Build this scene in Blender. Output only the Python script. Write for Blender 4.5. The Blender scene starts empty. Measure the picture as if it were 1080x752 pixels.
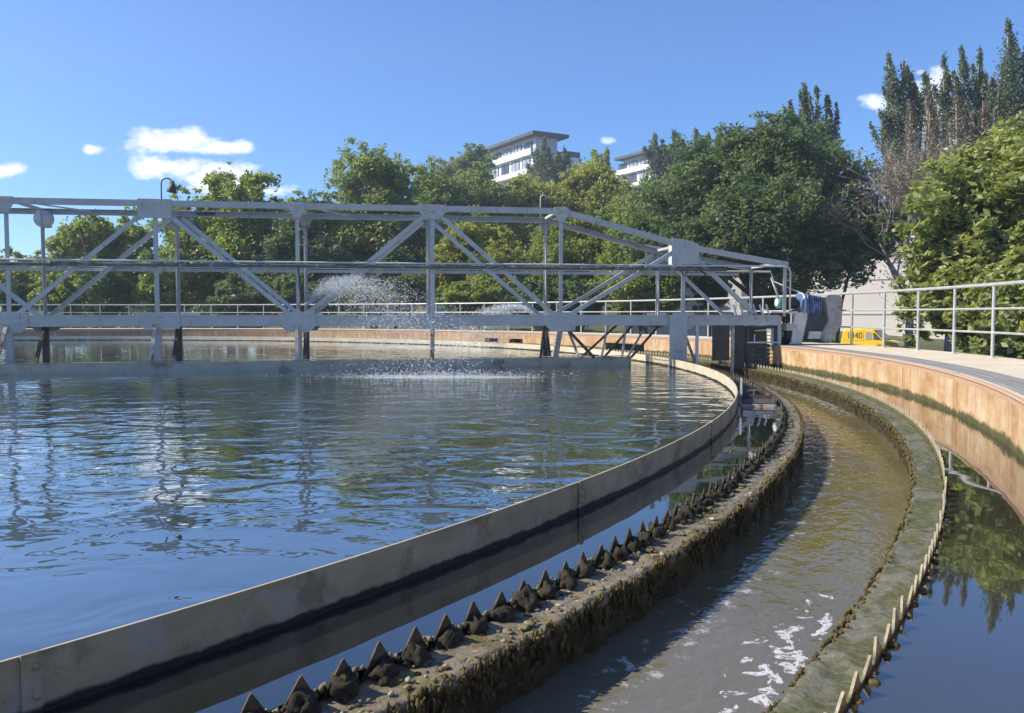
import bpy, math, random
import numpy as np
from mathutils import Vector, Matrix, noise
R = math.radians
PI = math.pi
random.seed(7)
scene = bpy.context.scene
col = scene.collection

# ------------------------------------------------------------------ camera, sky, sun, exposure
F = 875.0                                    # focal length in photo pixels (1080 wide)
PITCH = 0.0508
cam_d = bpy.data.cameras.new('camera')
cam_d.sensor_width = 36.0
cam_d.lens = F / 1080.0 * 36.0
cam_d.clip_start = 0.05
cam_d.clip_end = 3000
cam = bpy.data.objects.new('camera', cam_d)
col.objects.link(cam)
cam.location = (0, 0, 0.62)
cam.rotation_euler = (PI / 2 - PITCH, 0, 0)
scene.camera = cam

SUN_AZ = 182.0      # direction towards the sun, degrees from +X, anticlockwise
SUN_EL = 39.0
world = bpy.data.worlds.new('World')
scene.world = world
world.use_nodes = True
wt = world.node_tree
wt.nodes.clear()
wo = wt.nodes.new('ShaderNodeOutputWorld')
bg = wt.nodes.new('ShaderNodeBackground')
bg.inputs['Strength'].default_value = 0.09
sky = wt.nodes.new('ShaderNodeTexSky')
sky.sky_type = 'NISHITA'
sky.sun_disc = False
sky.sun_elevation = R(SUN_EL)
sky.sun_rotation = R(90 - SUN_AZ)
sky.air_density = 1.0
sky.dust_density = 0.35
sky.ozone_density = 3.5
sky.altitude = 300
hsv = wt.nodes.new('ShaderNodeHueSaturation')
hsv.inputs['Saturation'].default_value = 1.12
hsv.inputs['Value'].default_value = 1.0
wt.links.new(sky.outputs[0], hsv.inputs['Color'])


def wmath(op, a, b=None, c=None, clamp=False):
    n = wt.nodes.new('ShaderNodeMath'); n.operation = op; n.use_clamp = clamp
    for i, v in enumerate((a, b, c)):
        if v is None: continue
        if isinstance(v, (int, float)): n.inputs[i].default_value = v
        else: wt.links.new(v, n.inputs[i])
    return n.outputs[0]


tc = wt.nodes.new('ShaderNodeTexCoord')
sx = wt.nodes.new('ShaderNodeSeparateXYZ')
wt.links.new(tc.outputs['Generated'], sx.inputs[0])
ysafe = wmath('MAXIMUM', sx.outputs[1], 0.05)
ca = wmath('DIVIDE', sx.outputs[0], ysafe)
cb = wmath('DIVIDE', sx.outputs[2], ysafe)
cxyz = wt.nodes.new('ShaderNodeCombineXYZ')
wt.links.new(ca, cxyz.inputs[0]); wt.links.new(wmath('MULTIPLY', cb, 1.7), cxyz.inputs[1])
cn = wt.nodes.new('ShaderNodeTexNoise')
cn.inputs['Scale'].default_value = 26.0; cn.inputs['Detail'].default_value = 9.0
cn.inputs['Roughness'].default_value = 0.62
wt.links.new(cxyz.outputs[0], cn.inputs['Vector'])
CLOUDS = [(188, 151, 74, 20, 1.0), (240, 158, 50, 12, 1.0), (180, 178, 58, 18, 1.05), (236, 190, 66, 26, 1.05), (282, 202, 40, 12, .7),
          (103, 160, 18, 8, .75), (6, 182, 42, 13, .85), (922, 112, 34, 12, .8), (972, 112, 42, 44, 1.0), (985, 92, 30, 30, .8),
          (640, 152, 13, 7, .5), (1250, 120, 120, 30, .9), (-220, 110, 130, 22, .8)]
tot = None
for (u, v, ru, rv, w) in CLOUDS:
    a0 = (u - 540) / F; b0 = (331.5 - v) / F
    da = wmath('DIVIDE', wmath('SUBTRACT', ca, a0), ru / F)
    db = wmath('DIVIDE', wmath('SUBTRACT', cb, b0), rv / F)
    rr = wmath('SQRT', wmath('ADD', wmath('MULTIPLY', da, da), wmath('MULTIPLY', db, db)))
    m = wmath('MULTIPLY', wmath('SUBTRACT', 1.0, rr, clamp=True), w)
    tot = m if tot is None else wmath('MAXIMUM', tot, m)
den = wmath('ADD', tot, wmath('MULTIPLY', wmath('SUBTRACT', cn.outputs[0], 0.5), 2.1))
gate = wmath('MULTIPLY', tot, 6.0, clamp=True)
den = wmath('MULTIPLY', wmath('MULTIPLY', wmath('SUBTRACT', den, 0.22), 2.3, clamp=True), gate)
mixc = wt.nodes.new('ShaderNodeMix'); mixc.data_type = 'RGBA'
wt.links.new(wmath('MULTIPLY', den, 0.9), mixc.inputs['Factor'])
tint = wt.nodes.new('ShaderNodeMix'); tint.data_type = 'RGBA'; tint.blend_type = 'MULTIPLY'; tint.inputs[0].default_value = 1.0
tint.inputs[7].default_value = (0.76, 0.98, 1.28, 1)
wt.links.new(hsv.outputs[0], tint.inputs[6])
wt.links.new(tint.outputs[2], mixc.inputs[6])
mixc.inputs[7].default_value = (8.2, 8.6, 9.2, 1)
wt.links.new(mixc.outputs[2], bg.inputs['Color'])
wt.links.new(bg.outputs[0], wo.inputs[0])

sun_d = bpy.data.lights.new('sun', 'SUN')
sun_d.energy = 4.3
sun_d.angle = R(0.55)
sun_d.color = (1.0, 0.91, 0.75)
sun = bpy.data.objects.new('sun', sun_d)
col.objects.link(sun)
sd = Vector((math.cos(R(SUN_EL)) * math.cos(R(SUN_AZ)), math.cos(R(SUN_EL)) * math.sin(R(SUN_AZ)), math.sin(R(SUN_EL))))
sun.rotation_euler = (-sd).to_track_quat('-Z', 'Y').to_euler()
sun.location = sd * 60

vs = scene.view_settings
vs.view_transform = 'Standard'; vs.look = 'None'; vs.gamma = 1.0
vs.exposure = 0.78
vs.use_curve_mapping = False
scene.cycles.max_bounces = 8
scene.cycles.transparent_max_bounces = 8

# ------------------------------------------------------------------ geometry of the place
CX, CY = -15.93, 14.416
RS, RW, RO, RR, RT = 19.16, 19.62, 20.81, 21.345, 22.93      # baffle, inner weir, outer weir, rim, railing
ZS, ZTIP, ZW, ZLED, ZL = -0.256, -0.352, -0.42, -0.455, -0.655
ZG = -1.75


def at(u, v, Y):
    """photo pixel and depth -> a point of the place"""
    x = (u - 540) / F; z = -(v - 376) / F
    yy = math.cos(PITCH) + z * math.sin(PITCH)
    zz = -math.sin(PITCH) + z * math.cos(PITCH)
    t = Y / yy
    return Vector((x * t, Y, 0.62 + zz * t))


def ring_az(u, rad):
    k = (u - 540) / F
    a = k * k + 1; b = -2 * (k * CX + CY); c = CX * CX + CY * CY - rad * rad
    Y = (-b + math.sqrt(b * b - 4 * a * c)) / (2 * a)
    return math.degrees(math.atan2(Y - CY, k * Y - CX))


# ------------------------------------------------------------------ materials
def new_mat(name):
    m = bpy.data.materials.new(name); m.use_nodes = True
    nt = m.node_tree
    b = nt.nodes['Principled BSDF']
    return m, nt, b


class NT:
    """small helper for building shader graphs"""
    def __init__(s, nt): s.nt = nt
    def n(s, t, **kw):
        x = s.nt.nodes.new(t)
        for k, v in kw.items(): setattr(x, k, v)
        return x
    def l(s, a, b): s.nt.links.new(a, b)
    def set(s, sock, v):
        if isinstance(v, (int, float, tuple)): sock.default_value = v
        else: s.l(v, sock)
    def m(s, op, a, b=None, c=None, clamp=False):
        x = s.n('ShaderNodeMath', operation=op); x.use_clamp = clamp
        for i, v in enumerate((a, b, c)):
            if v is not None: s.set(x.inputs[i], v)
        return x.outputs[0]
    def mix(s, f, a, b, mode='MIX'):
        x = s.n('ShaderNodeMix', data_type='RGBA', blend_type=mode)
        s.set(x.inputs[0], f); s.set(x.inputs[6], a); s.set(x.inputs[7], b)
        return x.outputs[2]
    def obj(s): return s.n('ShaderNodeTexCoord').outputs['Object']
    def mapping(s, vec, scale=(1, 1, 1), loc=(0, 0, 0)):
        x = s.n('ShaderNodeMapping'); x.inputs['Scale'].default_value = scale; x.inputs['Location'].default_value = loc
        s.l(vec, x.inputs['Vector']); return x.outputs[0]
    def noise(s, vec, scale, detail=3, rough=.55, dist=0.0):
        x = s.n('ShaderNodeTexNoise'); s.l(vec, x.inputs['Vector'])
        x.inputs['Scale'].default_value = scale; x.inputs['Detail'].default_value = detail
        x.inputs['Roughness'].default_value = rough; x.inputs['Distortion'].default_value = dist
        return x.outputs[0]
    def ramp(s, f, stops):
        x = s.n('ShaderNodeValToRGB'); e = x.color_ramp.elements
        while len(e) < len(stops): e.new(0.5)
        for el, (p, c) in zip(e, stops):
            el.position = p; el.color = (*c, 1) if len(c) == 3 else c
        s.l(f, x.inputs[0]); return x.outputs[0]
    def step(s, f, lo, hi):
        x = s.n('ShaderNodeMapRange'); x.interpolation_type = 'SMOOTHSTEP'
        s.set(x.inputs[0], f); x.inputs[1].default_value = lo; x.inputs[2].default_value = hi
        return x.outputs[0]
    def bump(s, h, dist, strength=1.0, normal=None):
        x = s.n('ShaderNodeBump'); x.inputs['Distance'].default_value = dist; s.set(x.inputs['Strength'], strength)
        s.l(h, x.inputs['Height'])
        if normal: s.l(normal, x.inputs['Normal'])
        return x.outputs[0]
    def radial(s):
        """(x-CX, y-CY) radius and azimuth in degrees of a world-placed surface"""
        sp = s.n('ShaderNodeSeparateXYZ'); s.l(s.obj(), sp.inputs[0])
        dx = s.m('SUBTRACT', sp.outputs[0], CX); dy = s.m('SUBTRACT', sp.outputs[1], CY)
        r = s.m('SQRT', s.m('ADD', s.m('MULTIPLY', dx, dx), s.m('MULTIPLY', dy, dy)))
        a = s.m('MULTIPLY', s.m('ARCTAN2', dy, dx), 180 / PI)
        return r, a, sp.outputs[2], sp


def mottled(name, c1, c2, scale=4.0, rough=.8, bump=0.0, bscale=30, metallic=0.0, c3=None, s3=1.2, t3=(.55, .7), spec=.5):
    m, nt, b = new_mat(name); g = NT(nt); v = g.obj()
    f = g.noise(v, scale, 5, .6)
    c = g.ramp(f, [(.3, c1), (.7, c2)])
    if c3:
        k = g.step(g.noise(v, s3, 6, .68), *t3)
        c = g.mix(k, c, (*c3, 1))
    g.l(c, b.inputs['Base Color'])
    b.inputs['Roughness'].default_value = rough; b.inputs['Metallic'].default_value = metallic
    b.inputs['Specular IOR Level'].default_value = spec
    if bump:
        g.l(g.bump(g.noise(v, bscale, 5, .65), bump), b.inputs['Normal'])
    return m


M = {}
M['paint'] = mottled('grey_paint', (.42, .405, .37), (.52, .505, .465), 3.0, .5, .001, 60, c3=(.29, .265, .23), s3=4.5, t3=(.56, .7))
M['paint_light'] = mottled('pale_grey_paint', (.53, .54, .52), (.66, .66, .63), 3.0, .5, .001, 60, c3=(.38, .36, .33), s3=3.5, t3=(.58, .75))
M['paint_dark'] = mottled('dark_steel', (.045, .042, .038), (.09, .08, .065), 5.0, .6, .002, 50, c3=(.14, .08, .045), s3=5, t3=(.55, .7))
M['rust'] = mottled('rusty_steel', (.42, .33, .24), (.62, .55, .46), 8.0, .75, .002, 60, c3=(.25, .11, .05), s3=7, t3=(.5, .62))
M['mossy_pipe'] = mottled('weathered_pipe', (.07, .07, .055), (.17, .165, .14), 9.0, .8, .003, 60, c3=(.28, .28, .26), s3=8, t3=(.55, .65))
M['galv'] = mottled('galvanised_steel', (.40, .41, .39), (.54, .54, .51), 6.0, .42, .0006, 80, metallic=.25)
M['beam'] = mottled('skimmer_steel', (.36, .32, .24), (.50, .44, .34), 2.5, .7, .002, 40, c3=(.2, .18, .14), s3=3, t3=(.5, .7))
M['dark_green'] = mottled('dark_green_steel', (.035, .042, .035), (.07, .075, .06), 5, .6, .001, 50)
M['teal'] = mottled('teal_paint', (.03, .20, .22), (.05, .28, .29), 8, .45)
M['blue_grey'] = mottled('blue_grey_paint', (.06, .11, .21), (.12, .19, .33), 5, .4, .001, 60, c3=(.45, .5, .55), s3=9, t3=(.58, .62))
M['off_white'] = mottled('stained_cream_paint', (.60, .55, .46), (.78, .73, .64), 3, .65, .001, 50, c3=(.32, .26, .18), s3=4, t3=(.54, .68))
M['black'] = mottled('black_rubber', (.015, .015, .016), (.03, .03, .03), 12, .7)
M['white_wall'] = mottled('white_render', (.72, .73, .73), (.80, .80, .79), .6, .85)
M['grey_wall'] = mottled('pale_grey_render', (.50, .51, .52), (.56, .57, .58), .5, .85)
M['beige_wall'] = mottled('beige_render', (.70, .65, .60), (.76, .71, .66), .5, .9, c3=(.66, .61, .56), s3=.8)
M['roof_dark'] = mottled('dark_roof', (.06, .065, .075), (.10, .105, .12), 1, .6)
M['bark'] = mottled('bark', (.07, .055, .04), (.14, .11, .085), 6, .9, .02, 12)
M['bark_pale'] = mottled('pale_bark', (.22, .20, .17), (.34, .31, .27), 6, .9, .01, 12)
M['yellow'] = mottled('yellow_car_paint', (.86, .56, .03), (.90, .60, .04), 3, .25)
M['window_dark'] = mottled('window_glass', (.05, .07, .09), (.10, .13, .16), 2, .08)
M['window_pale'] = mottled('pale_window_glass', (.28, .34, .40), (.42, .47, .52), .6, .1)


def mat_rim():
    m, nt, b = new_mat('stained_concrete_wall'); g = NT(nt)
    r, a, z, sp = g.radial()
    arc = g.m('MULTIPLY', a, RR * PI / 180)
    cv = g.n('ShaderNodeCombineXYZ'); g.l(arc, cv.inputs[0]); g.l(z, cv.inputs[1])
    st = g.noise(g.mapping(cv.outputs[0], (1.7, 2.4, 1)), 1.0, 10, .74)
    st2 = g.noise(g.mapping(cv.outputs[0], (1.3, .3, 1), (31, 4, 0)), 1.0, 3, .5)
    fine = g.noise(cv.outputs[0], 9, 6, .7)
    c = g.ramp(st, [(.30, (.29, .16, .08)), (.43, (.44, .28, .145)), (.54, (.53, .37, .21)), (.68, (.62, .50, .34))])
    c = g.mix(g.m('MULTIPLY', g.step(st2, .52, .68), .5), c, (.64, .56, .44, 1))
    c = g.mix(g.m('MULTIPLY', g.step(fine, .56, .72), .55), c, (.27, .15, .08, 1))
    blot = g.noise(cv.outputs[0], 3.2, 8, .72)
    c = g.mix(g.m('MULTIPLY', g.step(blot, .54, .66), .45), c, (.52, .40, .28, 1))
    vor = g.n('ShaderNodeTexVoronoi'); vor.feature = 'DISTANCE_TO_EDGE'; vor.inputs['Scale'].default_value = .55
    wv = g.n('ShaderNodeVectorMath', operation='ADD'); g.l(cv.outputs[0], wv.inputs[0])
    wn = g.n('ShaderNodeTexNoise'); wn.inputs['Scale'].default_value = 3; wn.inputs['Detail'].default_value = 6; g.l(cv.outputs[0], wn.inputs['Vector']); g.l(wn.outputs[1], wv.inputs[1])
    g.l(wv.outputs[0], vor.inputs['Vector'])
    crack = g.m('MULTIPLY', g.step(vor.outputs['Distance'], .006, .002), g.step(st2, .60, .66))
    c = g.mix(g.m('MULTIPLY', crack, .75), c, (.10, .06, .04, 1))
    chip = g.m('ADD', g.m('MULTIPLY', z, 4.0), g.m('MULTIPLY', g.noise(g.mapping(cv.outputs[0], (1.1, 2.5, 1), (3, 8, 0)), 1.0, 9, .75), 1.6))
    c = g.mix(g.m('MULTIPLY', g.step(chip, .62, .74), .75), c, (.17, .10, .06, 1))
    drip = g.noise(g.mapping(cv.outputs[0], (9, .35, 1), (50, 3, 0)), 1.0, 5, .6)
    c = g.mix(g.m('MULTIPLY', g.step(drip, .60, .70), .45), c, (.30, .14, .06, 1))
    jw = g.m('ABSOLUTE', g.m('SUBTRACT', g.m('FRACT', g.m('DIVIDE', g.m('ADD', arc, g.m('MULTIPLY', fine, .05)), 2.35)), .5))
    c = g.mix(g.m('MULTIPLY', g.step(jw, .006, .002), g.step(blot, .40, .52)), c, (.12, .075, .045, 1))
    c = g.mix(g.m('MULTIPLY', g.m('MULTIPLY', g.step(jw, .05, .0), g.step(fine, .42, .6)), .55), c, (.30, .17, .09, 1))
    # shade on the tank's far side is painted into the colour, with some weathering
    far_shade = g.m('MULTIPLY', g.step(g.m('ADD', a, g.m('MULTIPLY', blot, 14)), 72, 84), g.step(z, -.075, -.10))
    c = g.mix(g.m('MULTIPLY', far_shade, .45), c, (.12, .095, .075, 1))
    st3 = g.noise(g.mapping(cv.outputs[0], (6.5, .9, 1), (17, 9, 0)), 1.0, 9, .72)
    c = g.mix(g.m('MULTIPLY', g.step(st3, .47, .60), .55), c, (.40, .20, .085, 1))
    c = g.mix(g.m('MULTIPLY', g.step(st3, .44, .34), .5), c, (.66, .58, .45, 1))
    c = g.mix(g.m('MULTIPLY', g.step(g.noise(cv.outputs[0], 30, 5, .7), .60, .68), .6), c, (.16, .10, .06, 1))
    # rust drips from the lip
    lip = g.m('ADD', g.m('MULTIPLY', z, 9.0), g.m('MULTIPLY', st, 1.9))
    c = g.mix(g.m('MULTIPLY', g.step(lip, .55, 1.1), .55), c, (.33, .16, .08, 1))
    # algae at the waterline
    zz = g.m('ADD', z, g.m('MULTIPLY', g.m('SUBTRACT', g.noise(cv.outputs[0], 4, 7, .7), .5), .20))
    alg = g.step(zz, -.335, -.385)
    c = g.mix(alg, c, g.ramp(fine, [(.3, (.05, .05, .022)), (.7, (.13, .12, .05))]))
    g.l(c, b.inputs['Base Color'])
    b.inputs['Roughness'].default_value = .85; b.inputs['Specular IOR Level'].default_value = .2
    g.l(g.bump(g.noise(cv.outputs[0], 22, 8, .7), .006), b.inputs['Normal'])
    return m


def mat_walk():
    m, nt, b = new_mat('walkway_concrete'); g = NT(nt)
    r, a, z, sp = g.radial()
    v = g.obj()
    n1 = g.noise(v, .9, 6, .6); n2 = g.noise(v, 14, 6, .7)
    c = g.ramp(n1, [(.3, (.58, .49, .36)), (.7, (.74, .64, .48))])
    c = g.mix(g.m('MULTIPLY', g.step(n2, .50, .66), .6), c, (.34, .30, .24, 1))
    c = g.mix(g.m('MULTIPLY', g.step(g.noise(v, 2.2, 8, .7), .55, .68), .5), c, (.30, .26, .20, 1))
    rj = g.m('ADD', r, g.m('MULTIPLY', g.m('SUBTRACT', n2, .5), .06))
    # worn wheel track
    arc = g.m('MULTIPLY', a, RR * PI / 180)
    cv = g.n('ShaderNodeCombineXYZ'); g.l(arc, cv.inputs[0]); g.l(g.m('MULTIPLY', r, 22), cv.inputs[1])
    streak = g.noise(g.mapping(cv.outputs[0], (.5, 1, 1)), 1.0, 5, .6)
    tr = g.m('MULTIPLY', g.step(rj, 21.41, 21.45), g.step(rj, 21.86, 21.78))
    tcol = g.ramp(streak, [(.35, (.15, .15, .15)), (.55, (.25, .25, .245)), (.68, (.42, .41, .38))])
    c = g.mix(g.m('MULTIPLY', tr, .92), c, tcol)
    edge = g.step(rj, 21.41, 21.37)
    c = g.mix(g.m('MULTIPLY', edge, .8), c, (.45, .27, .17, 1))
    g.l(c, b.inputs['Base Color']); b.inputs['Roughness'].default_value = .9; b.inputs['Specular IOR Level'].default_value = .2
    g.l(g.bump(n2, .006), b.inputs['Normal'])
    return m


def mat_ledge(name, base1, base2, moss1, moss2, thr, bd=.010):
    m, nt, b = new_mat(name); g = NT(nt); v = g.obj()
    sp = g.n('ShaderNodeSeparateXYZ'); g.l(v, sp.inputs[0])
    n1 = g.noise(v, 5, 7, .66); n2 = g.noise(v, 26, 6, .7); n3 = g.noise(v, 1.4, 4, .6); n4 = g.noise(v, 90, 4, .7)
    c = g.ramp(n2, [(.32, base1), (.66, base2)])
    c = g.mix(g.m('MULTIPLY', g.step(n4, .55, .68), .6), c, (.40, .36, .28, 1))
    mc = g.ramp(n2, [(.35, moss1), (.65, moss2)])
    k = g.step(g.m('ADD', g.m('MULTIPLY', n1, .7), g.m('MULTIPLY', n3, .3)), thr, thr + .08)
    c = g.mix(k, c, mc)
    low = g.step(sp.outputs[2], ZLED - .012, ZLED - .05)      # vertical faces carry dark weed
    wet = g.ramp(g.noise(g.mapping(v, (1, 1, .25)), 30, 6, .7), [(.35, (.018, .016, .008)), (.6, (.06, .05, .02)), (.75, (.13, .11, .035))])
    c = g.mix(low, c, wet)
    g.l(c, b.inputs['Base Color'])
    g.l(g.m('ADD', .22, g.m('MULTIPLY', g.step(n1, .40, .62), .6)), b.inputs['Roughness'])
    h = g.m('ADD', g.m('MULTIPLY', n2, .6), g.m('MULTIPLY', n4, .4))
    g.l(g.bump(h, bd), b.inputs['Normal'])
    return m


def mat_baffle():
    m, nt, b = new_mat('weathered_fibreglass'); g = NT(nt); v = g.obj()
    n1 = g.noise(g.mapping(v, (1, 1, 2.0)), 2.6, 6, .62); n2 = g.noise(v, 45, 5, .7); n3 = g.noise(v, 7, 6, .6)
    c = g.ramp(n1, [(.32, (.27, .21, .115)), (.5, (.37, .30, .175)), (.7, (.46, .385, .25))])
    c = g.mix(g.m('MULTIPLY', g.step(n3, .55, .63), .7), c, (.36, .34, .29, 1))
    c = g.mix(g.m('MULTIPLY', g.step(g.noise(v, 3.1, 7, .7), .52, .64), .65), c, (.15, .115, .06, 1))
    c = g.mix(g.m('MULTIPLY', g.step(n2, .58, .7), .4), c, (.17, .14, .09, 1))
    sp = g.n('ShaderNodeSeparateXYZ'); g.l(v, sp.inputs[0])
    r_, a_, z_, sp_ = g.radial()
    c = g.mix(g.m('MULTIPLY', g.m('LESS_THAN', r_, RS), .85), c, g.ramp(n1, [(.3, (.46, .40, .29)), (.7, (.60, .54, .42))]))  # inner face painted paler to carry its sunlit glow in the colour
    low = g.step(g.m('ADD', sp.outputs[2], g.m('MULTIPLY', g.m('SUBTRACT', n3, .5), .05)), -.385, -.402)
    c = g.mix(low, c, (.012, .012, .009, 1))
    g.l(c, b.inputs['Base Color']); b.inputs['Roughness'].default_value = .62
    g.l(g.bump(n2, .0015), b.inputs['Normal'])
    return m


def mat_teeth(name, c1, c2, moss):
    m, nt, b = new_mat(name); g = NT(nt); v = g.obj()
    n1 = g.noise(v, 30, 6, .7)
    sp = g.n('ShaderNodeSeparateXYZ'); g.l(v, sp.inputs[0])
    c = g.ramp(n1, [(.3, c1), (.7, c2)])
    zz = g.m('ADD', sp.outputs[2], g.m('MULTIPLY', g.m('SUBTRACT', n1, .5), .05))
    c = g.mix(g.step(zz, -.385, -.415), c, (*moss, 1))
    g.l(c, b.inputs['Base Color']); b.inputs['Roughness'].default_value = .8
    g.l(g.bump(n1, .008), b.inputs['Normal'])
    return m


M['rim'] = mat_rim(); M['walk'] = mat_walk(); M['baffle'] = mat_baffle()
M['ledge_in'] = mat_ledge('mossy_concrete', (.11, .088, .055), (.27, .225, .15), (.075, .06, .022), (.19, .15, .05), .50)
M['ledge_out'] = mat_ledge('silted_concrete', (.10, .09, .055), (.23, .21, .14), (.05, .055, .018), (.15, .145, .055), .46, .007)
M['teeth_in'] = mat_teeth('crusted_weir_steel', (.045, .034, .020), (.125, .10, .066), (.016, .012, .006))
M['teeth_out'] = mat_teeth('pale_weir_steel', (.26, .22, .14), (.50, .45, .32), (.10, .095, .04))
M['crust'] = mottled('dark_crust', (.010, .008, .005), (.055, .042, .018), 40, .85, .008, 120, c3=(.15, .115, .04), s3=22, t3=(.60, .70))
M['moss'] = mottled('moss', (.022, .018, .008), (.16, .12, .035), 22, .9, .006, 60)
M['moss_pale'] = mottled('dry_moss', (.12, .10, .04), (.30, .25, .13), 25, .9, .006, 60)
M['debris'] = mottled('shell_debris', (.22, .18, .12), (.45, .41, .33), 12, .8)


def water_mat(name, deep, shallow, bump_fn, rough=.02, extra=None, ior=2.6, coat=1.0):
    m, nt, b = new_mat(name); g = NT(nt)
    v = g.obj(); r, a, z, sp = g.radial()
    n = g.noise(v, .5, 4, .6)
    c = g.ramp(n, [(.35, deep), (.65, shallow)])
    rgh = rough
    if extra: c, rgh = extra(g, v, r, a, sp, c)
    g.l(c, b.inputs['Base Color']) if not isinstance(c, tuple) else None
    g.set(b.inputs['Roughness'], rgh)
    b.inputs['IOR'].default_value = ior
    b.inputs['Specular IOR Level'].default_value = .5
    nr = bump_fn(g, v, r, a, sp)
    b.inputs['Coat Weight'].default_value = coat; b.inputs['Coat IOR'].default_value = 1.7; b.inputs['Coat Roughness'].default_value = .02
    if nr is not None:
        g.l(nr, b.inputs['Normal']); g.l(nr, b.inputs['Coat Normal'])
    return m


SPLASH = at(455, 400, 13.8); SPLASH2 = at(450, 366, 26.5)


def dist_to(g, sp, p, sx=1.0, sy=1.0):
    dx = g.m('MULTIPLY', g.m('SUBTRACT', sp.outputs[0], p[0]), 1 / sx); dy = g.m('MULTIPLY', g.m('SUBTRACT', sp.outputs[1], p[1]), 1 / sy)
    return g.m('SQRT', g.m('ADD', g.m('MULTIPLY', dx, dx), g.m('MULTIPLY', dy, dy)))


def tank_bump(g, v, r, a, sp):
    d = dist_to(g, sp, SPLASH)
    big = g.noise(g.mapping(v, (1, 1.5, 1)), 1.7, 2, .45, .7)
    mid = g.noise(g.mapping(v, (1, 1.2, 1), (7, 3, 0)), 6.0, 2, .5, .3)
    fine = g.noise(v, 17.0, 2, .5)
    near = g.step(d, 11.5, 5.0)
    vnear = g.step(d, 7.5, 1.5)
    h = g.m('ADD', g.m('MULTIPLY', big, g.m('ADD', .009, g.m('MULTIPLY', near, .019))),
            g.m('MULTIPLY', mid, g.m('ADD', .0003, g.m('MULTIPLY', near, .0040))))
    h = g.m('ADD', h, g.m('MULTIPLY', fine, g.m('ADD', .0, g.m('MULTIPLY', vnear, .006))))
    return g.bump(h, 1.0)


def tank_extra(g, v, r, a, sp, c):
    fo = g.noise(g.mapping(v, (1, 2.0, 1)), 9, 6, .75)
    f = None
    for p, sx_, sy_ in ((SPLASH, 2.6, .75), (SPLASH + Vector((.9, -.1, 0)), 1.5, .5), (SPLASH2, 4.2, 1.4), (at(395, 370, 25), 3.0, 1.0)):
        k = g.m('SUBTRACT', 1.0, dist_to(g, sp, p, sx_, sy_), clamp=True)
        f = k if f is None else g.m('MAXIMUM', f, k)
    k = g.step(g.m('ADD', g.m('MULTIPLY', f, .50), fo), .62, .84)
    return g.mix(k, c, (.75, .78, .78, 1)), g.m('ADD', .025, g.m('MULTIPLY', k, .6))


def calm_bump(g, v, r, a, sp):
    return g.bump(g.noise(v, 2.2, 2, .4), .0016)


def launder_bump(g, v, r, a, sp):
    arc = g.m('MULTIPLY', a, RO * PI / 180)
    cv = g.n('ShaderNodeCombineXYZ'); g.l(arc, cv.inputs[0]); g.l(g.m('MULTIPLY', r, 1.4), cv.inputs[1])
    h = g.m('ADD', g.m('MULTIPLY', g.noise(cv.outputs[0], 4.5, 3, .5, .4), .012), g.m('MULTIPLY', g.noise(cv.outputs[0], 15, 2, .5, .5), .0035))
    return g.bump(h, 1.0, .8)


def launder_extra(g, v, r, a, sp, c):
    arc = g.m('MULTIPLY', a, RO * PI / 180)
    cv = g.n('ShaderNodeCombineXYZ'); g.l(arc, cv.inputs[0]); g.l(r, cv.inputs[1])
    n1 = g.noise(g.mapping(cv.outputs[0], (.7, 2.4, 1)), 1.0, 5, .6, .5)
    # olive growth on the bed runs along the middle, pale silt nearer the camera
    mid = g.m('MULTIPLY', g.step(r, 20.05, 20.2), g.step(r, 20.62, 20.45))
    k = g.m('MULTIPLY', g.m('MULTIPLY', mid, g.step(n1, .38, .58)), g.step(a, -34, -29))
    c = g.mix(k, c, (.15, .12, .018, 1))
    c = g.mix(g.m('MULTIPLY', g.step(a, -31, -36), .8), c, (.15, .135, .10, 1))
    # foam: pieces drifting beside the outer ledge, fine flecks elsewhere
    fo = g.noise(g.mapping(cv.outputs[0], (1.4, 2.0, 1)), 5.0, 6, .62, .8)
    band = g.m('MULTIPLY', g.step(g.m('ABSOLUTE', g.m('SUBTRACT', r, 20.42)), .2, .02), g.step(g.m('ABSOLUTE', g.m('ADD', a, 34.0)), 3.0, .8))
    k1 = g.step(g.m('ADD', fo, g.m('MULTIPLY', band, .17)), .675, .70)
    k1 = g.m('MULTIPLY', g.m('MULTIPLY', k1, g.step(band, .0, .08)), g.step(g.noise(cv.outputs[0], 38, 5, .7), .40, .50))
    fl = g.noise(g.mapping(cv.outputs[0], (3, 3.0, 1)), 7.0, 4, .6, .3)
    k2 = g.m('MULTIPLY', g.step(fl, .69, .71), g.step(a, -34, -24))
    turb = g.m('MULTIPLY', g.step(g.noise(cv.outputs[0], 12, 5, .7), .46, .62),
               g.m('MULTIPLY', g.step(r, 20.30, 20.55), g.step(g.m('ABSOLUTE', g.m('SUBTRACT', a, -5)), 9.0, 4.0)))
    turb = g.m('MAXIMUM', turb, g.m('MULTIPLY', g.step(g.noise(cv.outputs[0], 9, 5, .7), .56, .66), g.step(g.m('ABSOLUTE', g.m('SUBTRACT', r, 20.0)), .2, .05)))
    k = g.m('MAXIMUM', g.m('MAXIMUM', k1, k2), g.m('MULTIPLY', turb, .7), clamp=True)
    c = g.mix(g.m('MULTIPLY', k, .85), c, (.62, .62, .64, 1))
    return c, g.m('ADD', .03, g.m('MULTIPLY', k, .6))


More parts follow.
